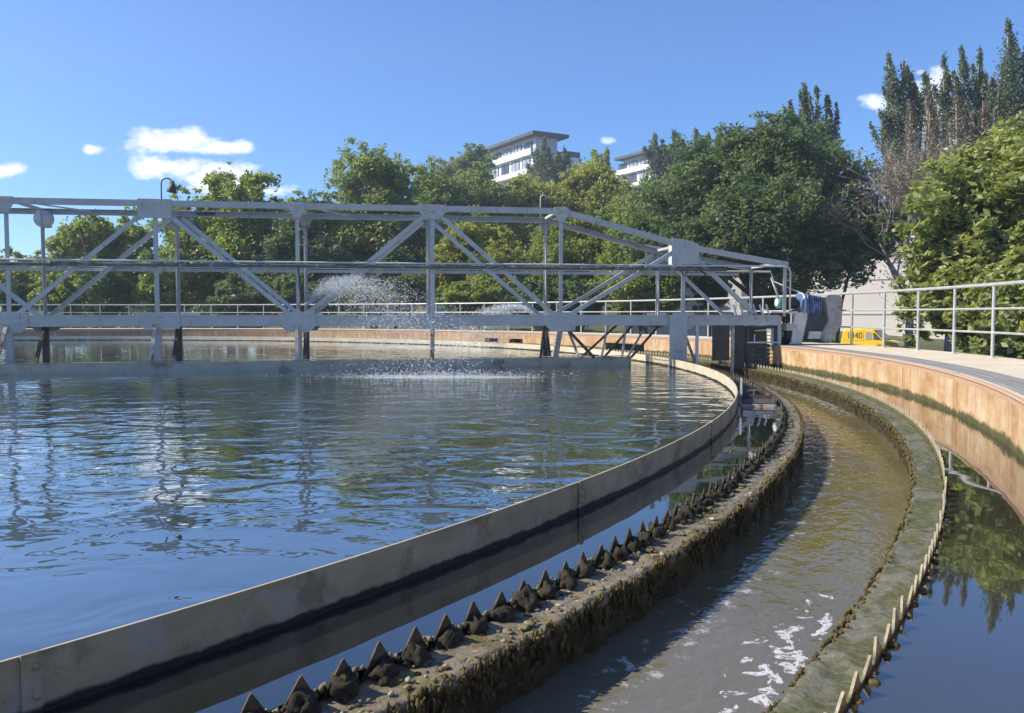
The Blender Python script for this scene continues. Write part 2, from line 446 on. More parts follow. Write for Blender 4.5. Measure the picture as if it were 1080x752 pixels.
M['tank_water'] = water_mat('tank_water', (.012, .018, .008), (.026, .034, .014), tank_bump, extra=tank_extra)
M['gap_water'] = water_mat('still_water', (.008, .009, .007), (.014, .015, .011), calm_bump, ior=1.8, coat=.5)
M['outer_water'] = water_mat('still_outer_water', (.030, .028, .020), (.044, .040, .026), calm_bump, ior=2.2, coat=.4)
M['launder_water'] = water_mat('launder_water', (.105, .085, .036), (.165, .138, .075), launder_bump, extra=launder_extra, ior=1.48, coat=0.0)


def mat_leaf(name, c1, c2, c3, trans=.35, gloss=.5):
    m, nt, b = new_mat(name); g = NT(nt)
    geo = g.n('ShaderNodeNewGeometry')
    cl = g.noise(g.obj(), .55, 3, .6)
    f = g.m('ADD', g.m('MULTIPLY', geo.outputs['Random Per Island'], .55), g.m('MULTIPLY', g.m('SUBTRACT', cl, .27), .95))
    c = g.ramp(f, [(.1, c1), (.5, c2), (.92, c3)])
    g.l(c, b.inputs['Base Color']); b.inputs['Roughness'].default_value = gloss
    b.inputs['Specular IOR Level'].default_value = .35
    tr = g.n('ShaderNodeBsdfTranslucent')
    g.l(g.mix(1.0, c, (1.25, 1.35, .6, 1), 'MULTIPLY'), tr.inputs['Color'])
    mx = g.n('ShaderNodeMixShader'); mx.inputs[0].default_value = trans
    g.l(b.outputs[0], mx.inputs[1]); g.l(tr.outputs[0], mx.inputs[2])
    out = [n for n in nt.nodes if n.type == 'OUTPUT_MATERIAL'][0]
    g.l(mx.outputs[0], out.inputs[0])
    return m


M['leaf_mid'] = mat_leaf('leaf_mid_green', (0.138, 0.184, 0.056), (0.249, 0.305, 0.089), (0.425, 0.448, 0.162), 0.50, .45)
M['leaf_yellow'] = mat_leaf('leaf_yellow_green', (0.196, 0.224, 0.062), (0.356, 0.362, 0.109), (0.552, 0.509, 0.187), 0.50, .45)
M['leaf_dark'] = mat_leaf('leaf_dark_green', (0.095, 0.136, 0.073), (0.163, 0.220, 0.113), (0.255, 0.303, 0.155), 0.45, .45)
M['leaf_robinia'] = mat_leaf('leaf_soft_green', (0.165, 0.209, 0.097), (0.259, 0.305, 0.138), (0.389, 0.416, 0.194), 0.50, .45)
M['leaf_poplar'] = mat_leaf('leaf_poplar', (0.090, 0.128, 0.086), (0.164, 0.200, 0.130), (0.295, 0.313, 0.216), 0.40, .45)
M['leaf_dry'] = mat_leaf('leaf_dry_brown', (.13, .10, .07), (.24, .19, .13), (.34, .27, .19), .2, .8)
M['leaf_cypress'] = mat_leaf('leaf_cypress', (0.042, 0.091, 0.036), (0.077, 0.140, 0.050), (0.126, 0.196, 0.070), 0.30, .45)
M['leaf_near'] = mat_leaf('leaf_broad_light', (0.158, 0.197, 0.069), (0.300, 0.328, 0.117), (0.569, 0.553, 0.312), 0.45, .45)


# ------------------------------------------------------------------ mesh helpers
class MB:
    def __init__(s): s.v = []; s.f = []; s.sm = []
    def add(s, vs_, fs, smooth=False):
        o = len(s.v); s.v.extend([tuple(p) for p in vs_])
        for f in fs: s.f.append(tuple(i + o for i in f)); s.sm.append(smooth)
        return s
    def box(s, c, size, rot=None):
        c = Vector(c); hx, hy, hz = [x / 2 for x in size]
        ps = [Vector((x, y, z)) for x in (-hx, hx) for y in (-hy, hy) for z in (-hz, hz)]
        if rot is not None: ps = [rot @ p for p in ps]
        s.add([c + p for p in ps], [(0, 1, 3, 2), (4, 6, 7, 5), (0, 4, 5, 1), (2, 3, 7, 6), (0, 2, 6, 4), (1, 5, 7, 3)])
        return s
    def frame(s, p0, p1, up=Vector((0, 0, 1))):
        p0 = Vector(p0); p1 = Vector(p1); d = (p1 - p0); L = d.length; d.normalize()
        up = Vector(up)
        if abs(d.dot(up)) > .98: up = Vector((0, 1, 0))
        side = d.cross(up).normalized(); upn = side.cross(d).normalized()
        return p0, p1, d, side, upn
    def beam(s, p0, p1, w, h, up=Vector((0, 0, 1))):
        p0, p1, d, sd_, un = s.frame(p0, p1, up)
        ps = []
        for p in (p0, p1):
            for a, b in ((-1, -1), (1, -1), (1, 1), (-1, 1)): ps.append(p + sd_ * a * w / 2 + un * b * h / 2)
        s.add(ps, [(3, 2, 1, 0), (4, 5, 6, 7), (0, 1, 5, 4), (1, 2, 6, 5), (2, 3, 7, 6), (3, 0, 4, 7)])
        return s
    def channel(s, p0, p1, w, h, t=.012, open_side=1, up=Vector((0, 0, 1))):
        """a C-section: web h tall, flanges w deep"""
        p0, p1, d, sd_, un = s.frame(p0, p1, up)
        k = -open_side
        prof = [(k * w / 2, -h / 2), (-k * w / 2, -h / 2), (-k * w / 2, -h / 2 + t), (k * (w / 2 - t), -h / 2 + t),
                (k * (w / 2 - t), h / 2 - t), (-k * w / 2, h / 2 - t), (-k * w / 2, h / 2), (k * w / 2, h / 2)]
        n = len(prof); ps = []
        for p in (p0, p1):
            for a, b in prof: ps.append(p + sd_ * a + un * b)
        fs = [(i, (i + 1) % n, (i + 1) % n + n, i + n) for i in range(n)]
        for o in (0, n): fs += [(o, o + 1, o + 2, o + 3), (o + 0, o + 3, o + 4, o + 7), (o + 4, o + 5, o + 6, o + 7)]
        s.add(ps, fs); return s
    def tube(s, p0, p1, r, seg=10, r1=None, cap=True):
        p0, p1, d, sd_, un = s.frame(p0, p1); r1 = r if r1 is None else r1
        ps = []
        for p, rr in ((p0, r), (p1, r1)):
            for i in range(seg):
                a = 2 * PI * i / seg; ps.append(p + sd_ * math.cos(a) * rr + un * math.sin(a) * rr)
        s.add(ps, [(i, (i + 1) % seg, (i + 1) % seg + seg, i + seg) for i in range(seg)], True)
        if cap: s.add(ps[:seg], [tuple(range(seg))[::-1]]); s.add(ps[seg:], [tuple(range(seg))])
        return s
    def path(s, pts, r, seg=8, radii=None):
        pts = [Vector(p) for p in pts]; ps = []; n = len(pts)
        prev = None
        for i, p in enumerate(pts):
            d = (pts[min(i + 1, n - 1)] - pts[max(i - 1, 0)]).normalized()
            if prev is None:
                up = Vector((0, 0, 1)) if abs(d.z) < .95 else Vector((0, 1, 0))
                prev = d.cross(up).normalized()
            sd_ = (prev - d * prev.dot(d)).normalized(); prev = sd_; un = sd_.cross(d)
            rr = radii[i] if radii else r
            for k in range(seg):
                a = 2 * PI * k / seg; ps.append(p + sd_ * math.cos(a) * rr + un * math.sin(a) * rr)
        fs = []
        for i in range(n - 1):
            for k in range(seg): fs.append((i * seg + k, i * seg + (k + 1) % seg, (i + 1) * seg + (k + 1) % seg, (i + 1) * seg + k))
        fs.append(tuple(range(seg))[::-1]); fs.append(tuple(range((n - 1) * seg, n * seg)))
        s.add(ps, fs, True); return s
    def plate(s, outline, y0, y1):
        """outline in local (x,z), extruded along y"""
        n = len(outline)
        ps = [(x, y0, z) for x, z in outline] + [(x, y1, z) for x, z in outline]
        s.add(ps, [tuple(range(n)), tuple(range(n, 2 * n))[::-1]] + [(i, i + n, (i + 1) % n + n, (i + 1) % n) for i in range(n)])
        return s
    def lathe(s, prof, c, axis, seg=20, smooth=True):
        """prof: (r, t) along axis from c"""
        axis = Vector(axis).normalized(); c = Vector(c)
        up = Vector((0, 0, 1)) if abs(axis.z) < .9 else Vector((1, 0, 0))
        a1 = axis.cross(up).normalized(); a2 = axis.cross(a1)
        ps = []
        for r, t in prof:
            for k in range(seg):
                a = 2 * PI * k / seg; ps.append(c + axis * t + a1 * math.cos(a) * r + a2 * math.sin(a) * r)
        fs = []
        for i in range(len(prof) - 1):
            for k in range(seg): fs.append((i * seg + k, i * seg + (k + 1) % seg, (i + 1) * seg + (k + 1) % seg, (i + 1) * seg + k))
        s.add(ps, fs, smooth)
        s.add(ps[:seg], [tuple(range(seg))[::-1]]); s.add(ps[-seg:], [tuple(range(seg))])
        return s
    def revolve(s, prof, a0, a1, n, closed=True, smooth=False):
        """closed (r,z) profile swept about the tank's centre"""
        full = abs((a1 - a0) - 360) < 1e-6; m = len(prof); ps = []
        cnt = n if full else n + 1
        for i in range(cnt):
            a = R(a0 + (a1 - a0) * i / n); ca_, sa_ = math.cos(a), math.sin(a)
            for r, z in prof: ps.append((CX + r * ca_, CY + r * sa_, z))
        fs = []
        mm = m if closed else m - 1
        for i in range(n):
            j = (i + 1) % cnt
            for k in range(mm): fs.append((i * m + k, i * m + (k + 1) % m, j * m + (k + 1) % m, j * m + k))
        s.add(ps, fs, smooth)
        if closed and not full:
            s.add(ps[:m], [tuple(range(m))]); s.add(ps[-m:], [tuple(range(m))[::-1]])
        return s
    def build(s, name, mat, parent=None, bevel=0, recalc=True):
        me = bpy.data.meshes.new(name)
        me.from_pydata(s.v, [], s.f); me.update()
        me.polygons.foreach_set('use_smooth', s.sm)
        if recalc:
            import bmesh
            bm = bmesh.new(); bm.from_mesh(me); bmesh.ops.recalc_face_normals(bm, faces=bm.faces); bm.to_mesh(me); bm.free()
        if mat: me.materials.append(mat)
        o = bpy.data.objects.new(name, me); col.objects.link(o)
        if parent: o.parent = parent
        if bevel:
            b = o.modifiers.new('bevel', 'BEVEL'); b.width = bevel; b.segments = 2; b.limit_method = 'ANGLE'; b.angle_limit = R(40)
        return o


def tag(o, label=None, cat=None, group=None, kind=None):
    if label: o['label'] = label
    if cat: o['category'] = cat
    if group: o['group'] = group
    if kind: o['kind'] = kind
    return o


def empty(name, loc=(0, 0, 0), rz=0, label=None, cat=None, group=None):
    o = bpy.data.objects.new(name, None); col.objects.link(o); o.location = loc; o.rotation_euler = (0, 0, rz)
    return tag(o, label, cat, group)


def pol(r, adeg, z): return Vector((CX + r * math.cos(R(adeg)), CY + r * math.sin(R(adeg)), z))


# ------------------------------------------------------------------ terrain
def terrain_z(x, y):
    d = math.hypot(x - CX, y - CY)
    t = max(0.0, min(1.0, (y - 44) / 95.0)); s_ = max(0.0, min(1.0, (x + 34) / 40.0))
    t = t * t * (3 - 2 * t) * .55 + t * .45
    z = ZG + 19.0 * t * (s_ * s_ * (3 - 2 * s_)) + (.25 * noise.noise(Vector((x * .05, y * .05, 0))) if d > 26 else 0)
    far = math.hypot(x, y - 40)
    if far > 260: z -= min(12, (far - 260) * .02) * 0
    return z


def ground():
    m = MB()
    xs = sorted(set([-1500, -900, -500, -320, -220] + list(range(-160, 161, 4)) + [220, 320, 500, 900, 1500]))
    ys = sorted(set([-1500, -700, -300, -160, -100] + list(range(-60, 221, 4)) + [300, 450, 800, 1500]))
    ps = []
    for y in ys:
        for x in xs: ps.append((x, y, terrain_z(x, y)))
    nx = len(xs); fs = []
    for j in range(len(ys) - 1):
        for i in range(nx - 1):
            cx_ = (xs[i] + xs[i + 1]) / 2; cy_ = (ys[j] + ys[j + 1]) / 2
            fs.append((j * nx + i, j * nx + i + 1, (j + 1) * nx + i + 1, (j + 1) * nx + i))
    m.add(ps, fs, True)
    mat, nt, b = new_mat('grassy_ground'); g = NT(nt); v = g.obj()
    c = g.ramp(g.noise(v, .4, 6, .65), [(.35, (.06, .08, .03)), (.55, (.10, .11, .045)), (.7, (.17, .14, .09))])
    g.l(c, b.inputs['Base Color']); b.inputs['Roughness'].default_value = .95
    g.l(g.bump(g.noise(v, 3, 6, .7), .1), b.inputs['Normal'])
    return m.build('ground', mat, recalc=False)


tag(ground(), kind='structure')

# ------------------------------------------------------------------ tank: water sheets
def disc(name, r0, r1, z, mat, n=360, rings=1):
    m = MB()
    if r0 == 0:
        ps = [(CX, CY, z)] + [(CX + r1 * math.cos(2 * PI * i / n), CY + r1 * math.sin(2 * PI * i / n), z) for i in range(n)]
        m.add(ps, [(0, i + 1, (i + 1) % n + 1) for i in range(n)])
    else:
        m.revolve([(r0, z), (r1, z)], 0, 360, n, closed=False)
    o = m.build(name, mat, recalc=False)
    me = o.data
    if me.polygons[0].normal.z < 0: me.flip_normals()
    return tag(o, kind='structure')


disc('tank_water', 0, RS - .006, ZW, M['tank_water'])
disc('gap_water', RS + .006, RW - .004, ZW, M['gap_water'])
disc('outer_gap_water', RO + .004, RR + .003, ZW, M['outer_water'])
disc('launder_water', 19.78, 20.68, ZL, M['launder_water'])

# walkway: a raised ring of concrete
wk = MB().revolve([(RR + .012, -.03), (RR, -.012), (RR + .006, 0.0), (23.18, 0.0), (23.18, -.22), (RR + .03, -.22)], 0, 360, 480).build('walkway', M['walk'])
tag(wk, kind='structure')

# rim wall with its dark outlet openings
opens = []
for u0, u1 in ((511, 525), (536.5, 551)):
    opens.append((ring_az(u1, RR), ring_az(u0, RR), -.115, -.36))
opens.append((ring_az(679, RR), ring_az(638, RR), -.19, -.62))
opens.sort()
rim = empty('tank_wall', (0, 0, 0), 0, 'long curved orange-stained concrete wall holding the water below the walkway', 'wall')
w = MB()
edges = [0.0]
for a0, a1, zt, zb in opens: edges += [a0, a1]
edges.append(360.0)
for i in range(0, len(edges), 2):
    n = max(3, int((edges[i + 1] - edges[i]) / .75))
    w.revolve([(RR + .016, -.03), (RR + .016, -2.2), (RR + .5, -2.2), (RR + .5, -.215), (RR + .03, -.215), (RR + .03, -.03)], edges[i], edges[i + 1], n)
for a0, a1, zt, zb in opens:
    w.revolve([(RR + .016, -.03), (RR + .016, zt), (RR + .4, zt), (RR + .4, -.03)], a0, a1, 4)
    w.revolve([(RR + .016, zb), (RR + .016, -2.2), (RR + .4, -2.2), (RR + .4, zb)], a0, a1, 4)
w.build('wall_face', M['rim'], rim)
for a0, a1, zt, zb in opens:
    MB().revolve([(RR + .36, zt + .02), (RR + .36, zb - .02), (RR + .39, zb - .02), (RR + .39, zt + .02)], a0, a1, 4).build('outlet_recess', M['paint_dark'], rim)
# outside of the tank
MB().revolve([(RR + .52, -.222), (RR + .52, -2.3), (22.6, -2.3), (22.6, -.222)], 0, 360, 240).build('outer_face', M['grey_wall'], rim)

# ------------------------------------------------------------------ launder: double-walled channel with toothed weirs
la = empty('launder_channel', (0, 0, 0), 0, 'long curved concrete overflow channel edged with rows of pointed weir teeth', 'channel')


def ledge(name, r_plate, r_free, mat, a0, a1, step, rough):
    """channel wall: flat ledge beside the toothed plate, free edge over the channel water"""
    sgn = 1 if r_free > r_plate else -1
    wdt = abs(r_free - r_plate)
    n = int((a1 - a0) / step)
    ts = [0, .12, .25, .4, .55, .7, .84, .94, 1.0]
    zs = [-.012, -.03, -.06, -.10, -.15, -.21, -.30]
    m = MB(); ps = []; mlen = len(ts) + len(zs) + 1
    for i in range(n + 1):
        ad = a0 + (a1 - a0) * i / n; a = R(ad); ca_, sa_ = math.cos(a), math.sin(a)
        arc = a * 20.2
        row = []
        for t in ts:
            q = Vector((arc * 3.2, t * 1.3 + (5 if sgn > 0 else 50), 0)); q2 = Vector((arc * 14, t * 4, 9 + sgn))
            h = noise.noise(q) * .014 + noise.noise(q2) * .010 + max(0, noise.noise(q2 * 2.6)) * .012
            e = noise.noise(Vector((arc * 5, 3.3 + sgn, 1))) * .018 + noise.noise(Vector((arc * 22, 7.3, 1))) * .012
            rr_ = r_plate + sgn * (wdt * t + e * t * t * rough)
            row.append((rr_, ZLED + h * rough - (.010 if t == 1.0 else 0)))
        rb = row[-1][0]
        for k, dz in enumerate(zs):
            e = noise.noise(Vector((arc * 9, dz * 9, 4 + sgn))) * .03 + noise.noise(Vector((arc * 30, dz * 5, 2))) * .02
            row.append((rb + sgn * (e * rough - .004 * k), ZLED + dz - .006))
        row.append((rb - sgn * .03, -1.2))
        for rr_, z in row: ps.append((CX + rr_ * ca_, CY + rr_ * sa_, z))
    ml = len(ts) + len(zs) + 1
    fs = []
    for i in range(n):
        for k in range(ml - 1): fs.append((i * ml + k, (i + 1) * ml + k, (i + 1) * ml + k + 1, i * ml + k + 1))
    m.add(ps, fs, True)
    return m, r_plate


def wall_obj(name, r_plate, r_free, mat, rough):
    m, _ = ledge(name, r_plate, r_free, mat, -46, 12, .09, rough)
    m2, _ = ledge(name, r_plate, r_free, mat, 12, 314, .6, rough * .6)
    m.add(m2.v, m2.f, True)
    # face towards the tank, under water
    m.revolve([(r_plate, ZLED), (r_plate, -1.2)], 0, 360, 360, closed=False)
    return m.build(name, mat, la, recalc=False)


wall_obj('channel_wall', RW + .004, 19.815, M['ledge_in'], 1.0)
wall_obj('channel_wall', RO - .004, 20.635, M['ledge_out'], 1.0)


def weir_plate(rad, mat, lean, thick=.006, pitch=.1465, tip=ZTIP, sgn=1, deep=.098, wd=.9):
    n = int(round(2 * PI * rad / pitch)); m = MB(); ps = []; fs = []
    for i in range(n):
        rnd = random.Random(i * 7 + int(rad * 10))
        jit = rnd.uniform(-.006, .003); ln = lean + rnd.uniform(-.008, .008)
        tw = rnd.uniform(-.01, .01)
        a = 2 * PI * i / n; da = PI / n
        base = len(ps)
        notch = tip - deep
        if rnd.random() < .02: tipz = tip - rnd.uniform(.01, .025)
        else: tipz = tip + jit
        shape = [(-1, notch), (-wd, notch + .004), (tw - .05, tipz - .004), (tw + .04, tipz), (wd, notch + .004), (1, notch)]
        for side in (0, 1):
            for x, z in shape:
                k = (z - notch) / deep
                rr_ = rad + side * thick * sgn + ln * k + .0
                ps.append((CX + rr_ * math.cos(a + da * x), CY + rr_ * math.sin(a + da * x), z))
            for x in (-1, 1):
                rr_ = rad + side * thick * sgn
                ps.append((CX + rr_ * math.cos(a + da * x), CY + rr_ * math.sin(a + da * x), -.56))
        for s_ in (0, 8):
            fs.append((base + s_ + 6, base + s_ + 0, base + s_ + 1, base + s_ + 2, base + s_ + 3, base + s_ + 4, base + s_ + 5, base + s_ + 7))
        for k in range(5): fs.append((base + k, base + k + 1, base + k + 9, base + k + 8))
    m.add(ps, fs)
    return m.build('weir_plate', mat, la)


weir_plate(RW, M['teeth_in'], .004)
weir_plate(RO, M['teeth_out'], .0, thick=.008, deep=.058, wd=.72)


def lump(m, c, s_, sub=1, sq=1.0):
    """one irregular low-poly clod"""
    t = (1 + 5 ** .5) / 2
    vs0 = [Vector(p).normalized() for p in [(-1, t, 0), (1, t, 0), (-1, -t, 0), (1, -t, 0), (0, -1, t), (0, 1, t), (0, -1, -t), (0, 1, -t), (t, 0, -1), (t, 0, 1), (-t, 0, -1), (-t, 0, 1)]]
    fs = [(0, 11, 5), (0, 5, 1), (0, 1, 7), (0, 7, 10), (0, 10, 11), (1, 5, 9), (5, 11, 4), (11, 10, 2), (10, 7, 6), (7, 1, 8), (3, 9, 4), (3, 4, 2), (3, 2, 6), (3, 6, 8), (3, 8, 9), (4, 9, 5), (2, 4, 11), (6, 2, 10), (8, 6, 7), (9, 8, 1)]
    for _ in range(sub):
        cache = {}; nf = []
        def mid(a, b):
            k = (min(a, b), max(a, b))
            if k not in cache: vs0.append(((vs0[a] + vs0[b]) / 2).normalized()); cache[k] = len(vs0) - 1
            return cache[k]
        for a, b, c_ in fs:
            x, y, z = mid(a, b), mid(b, c_), mid(c_, a); nf += [(a, x, z), (b, y, x), (c_, z, y), (x, y, z)]
        fs = nf
    c = Vector(c); o = Vector((random.random() * 50, random.random() * 50, 0))
    ps = []
    for p in vs0:
        k = 1 + .55 * noise.noise(p * 1.6 + o) + .30 * noise.noise(p * 4 + o) + (.22 * noise.noise(p * 9 + o) if sub > 1 else 0)
        ps.append(c + Vector((p.x * s_[0], p.y * s_[1], p.z * s_[2])) * k)
    m.add(ps, fs, True)


# growth clinging to the inner teeth and between them (near part of the channel)
npl = int(round(2 * PI * RW / .1465))
mc_ = MB(); mm_ = MB(); md = MB(); mp = MB()
for i in range(npl):
    ad = 360.0 * i / npl
    if ad > 180: ad -= 360
    if not (-45 < ad < 6): continue
    near = ad < -24
    rnd = random.Random(i)
    # crust at the foot of each tooth, thick and dark
    lump(mc_, pol(RW + .016, ad + rnd.uniform(-.03, .03), ZLED + .012), (.040, .052, .040 + rnd.uniform(0, .014)), 2 if near else 1)
    for k in range(11 if near else 4):
        q = rnd.uniform(.006, .014)
        lump(mc_, pol(RW + .010 + rnd.uniform(0, .018), ad + rnd.gauss(0, .085), ZLED + rnd.uniform(.0, .045) * rnd.random() + .006), (q, q, q * rnd.uniform(.8, 1.5)), 0)
    # pale tuft in the notch, on the water side
    nad = ad + 180.0 / npl
    for k in range(7 if near else 3):
        q = rnd.uniform(.005, .011)
        lump(mp, pol(RW - .004 + rnd.uniform(-.012, .008), nad + rnd.gauss(0, .06), -.437 + rnd.uniform(0, .022)), (q, q, q * 1.3), 0)
# debris and dry clods on the ledge
for i in range(1100):
    ad = -44 + 30 * random.random() ** 1.3; rr_ = RW + .03 + .15 * random.random()
    s_ = random.uniform(.003, .007) + .009 * random.random() ** 4
    lump((mm_, mm_, mm_, mp, mp, mp, mp, mp, mc_, md)[random.randrange(10)], pol(rr_, ad, ZLED + .004), (s_ * random.uniform(.8, 1.8), s_ * random.uniform(.8, 1.8), s_ * .55), 0 if s_ < .012 else 1)
# weed hanging over the channel edge
for i in range(9000):
    ad = -45 + 55 * random.random() ** 1.5; s_ = random.uniform(.003, .009)
    lump(mm_, pol(19.815 + random.uniform(-.02, .012), ad, ZLED - random.uniform(.0, .17) * random.random()), (s_, s_, s_ * random.uniform(1, 3.2)), 0)
mo = MB()
for i in range(7500):
    ad = -40 + 56 * random.random() ** .9; s_ = random.uniform(.004, .011)
    lump(mo, pol(20.635 + random.uniform(-.012, .02), ad, ZLED - random.uniform(.0, .14) * random.random()), (s_, s_, s_ * random.uniform(.8, 1.6)), 0)
npo = int(round(2 * PI * RO / .1465))
for i in range(npo):
    ad = 360.0 * i / npo
    if ad > 180: ad -= 360
    if not (-45 < ad < 0): continue
    nad = ad + 180.0 / npo
    for k in range(2):
        lump(mo, pol(RO + .012 + random.uniform(-.004, .016), ad + random.uniform(-.1, .1), -.432 + random.uniform(-.006, .012)), (.02, .02, .016), 1)
tag(mm_.build('moss', M['moss'], la, recalc=False), kind='stuff')
tag(mc_.build('crust', M['crust'], la, recalc=False), kind='stuff')
tag(mp.build('moss', M['moss_pale'], la, recalc=False), kind='stuff')
tag(mo.build('moss', M['moss'], la, recalc=False), kind='stuff')
tag(md.build('debris', M['debris'], la, recalc=False), kind='stuff')
MB().revolve([(19.7, -1.15), (20.75, -1.15), (20.75, -1.25), (19.7, -1.25)], 0, 360, 180).build('channel_floor', M['ledge_out'], la)

# ------------------------------------------------------------------ scum baffle: curved panels joined by strips
ba = empty('scum_baffle', (0, 0, 0), 0, 'thin curved tan baffle standing in the water inside the toothed weir', 'baffle')
SEG = 8.17
na = int(round(360 / SEG)); SEG = 360.0 / na; AOFF = -31.8
for i in range(na):
    a0 = AOFF + i * SEG
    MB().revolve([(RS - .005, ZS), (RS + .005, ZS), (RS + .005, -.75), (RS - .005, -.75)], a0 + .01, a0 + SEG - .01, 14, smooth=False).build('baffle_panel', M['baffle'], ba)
    m = MB()
    m.revolve([(RS + .0055, ZS + .004), (RS + .014, ZS + .004), (RS + .014, -.72), (RS + .0055, -.72)], a0 - .075, a0 + .075, 2)
    for z in (-.29, -.37):
        m.lathe([(.009, 0), (.009, .006), (.004, .009)], pol(RS + .013, a0 + .03, z), pol(1, a0, 0) - pol(0, a0, 0), 8)
    m.build('joint_strip', M['baffle'], ba)
# brackets that tie the baffle to the weir wall, under water level line at the joints
for i in range(na):
    a0 = AOFF + i * SEG
    if abs(((a0 + 180) % 360) - 180) > 60: continue
    MB().beam(pol(RS + .012, a0, -.60), pol(RW, a0, -.60), .03, .03).build('bracket', M['paint_dark'], ba)

# ------------------------------------------------------------------ scum box in the gap
sb = empty('scum_box', pol(19.39, -14.6, ZW), R(-14.6), 'small dark steel scum trough with a pale rim between the baffle and the weir', 'trough')
MB().box((0, .0, .035), (.34, .48, .02)).box((0, .0, -.02), (.36, .50, .02)).box((0, .25, .03), (.36, .012, .12)).box((-.175, .0, .06), (.012, .5, .18)).box((.175, 0, .03), (.012, .5, .1)).build('box_shell', M['paint_dark'], sb)
MB().box((0, -.25, .012), (.36, .04, .035)).build('box_lip', M['rust'], sb)
MB().box((-.19, -.22, .14), (.022, .022, .36)).build('post', M['paint_light'], sb)

# ------------------------------------------------------------------ railing on the walkway
ra = empty('walkway_railing', (0, 0, 0), 0, 'curved grey steel railing with two mid rails along the walkway outer edge', 'railing')
npst = 92
PST = (ring_az(932, RT) - ring_az(1047, RT)) / 3.0
for i in range(npst):
    a = ring_az(968, RT) + (i - 19) * PST
    m = MB().tube(pol(RT, a, 0.0), pol(RT, a, 1.02), .024, 12)
    m.lathe([(.055, 0.001), (.055, .01), (.03, .012)], pol(RT, a, 0), (0, 0, 1), 12)
    m.build('post', M['galv'], ra)
for z, r_ in ((1.045, .027), (.70, .017), (.36, .017)):
    prof = [(RT + r_ * math.cos(2 * PI * k / 10), z + r_ * math.sin(2 * PI * k / 10)) for k in range(10)]
    MB().revolve(prof, 0, 360, 240, smooth=True).build('top_rail' if z > 1 else 'mid_rail', M['galv'], ra)

# ------------------------------------------------------------------ the scraper bridge
TH = math.degrees(math.atan2(.151, .9885))
br = empty('scraper_bridge', (CX, CY, 0), R(TH), 'grey steel truss bridge spanning the round tank to the walkway', 'bridge')
S0, P = 7.02, 2.481
YN, YF = -.84, .72
ZT, ZB0, ZB1 = 2.61, .40, .60
nodes = list(range(-3, 7))
S = {n: S0 + P * n for n in nodes}
topz = {n: ZT for n in nodes}; topz[5] = 1.97; topz[6] = 1.62
END = 21.62


def tz(n): return topz[n]


def tp(n, y): return Vector((min(S[n], END) if n == 6 else S[n], y, topz[n]))


def bp(n, y): return Vector((S[n], y, .50))


def bolts(x, z, y, sgn, wide, top):
    m = MB(); w_ = .2 if wide else .09
    for i in (-1, -.5, 0, .5, 1):
        for dz in ((.03, -.03) if top else (.06, -.06)):
            m.lathe([(.011, 0), (.011, .008), (.006, .011)], (x + w_ * i, y, z + dz), (0, sgn, 0), 6)
    if wide:
        for i in (-1, 1):
            for k in (0, 1): m.lathe([(.011, 0), (.011, .008), (.006, .011)], (x + i * (.12 - k * .045 if top else .2 + k * .05), y, z + (-.12 - k * .04 if top else .12)), (0, sgn, 0), 6)
    m.build('bolts', M['rust'], br)


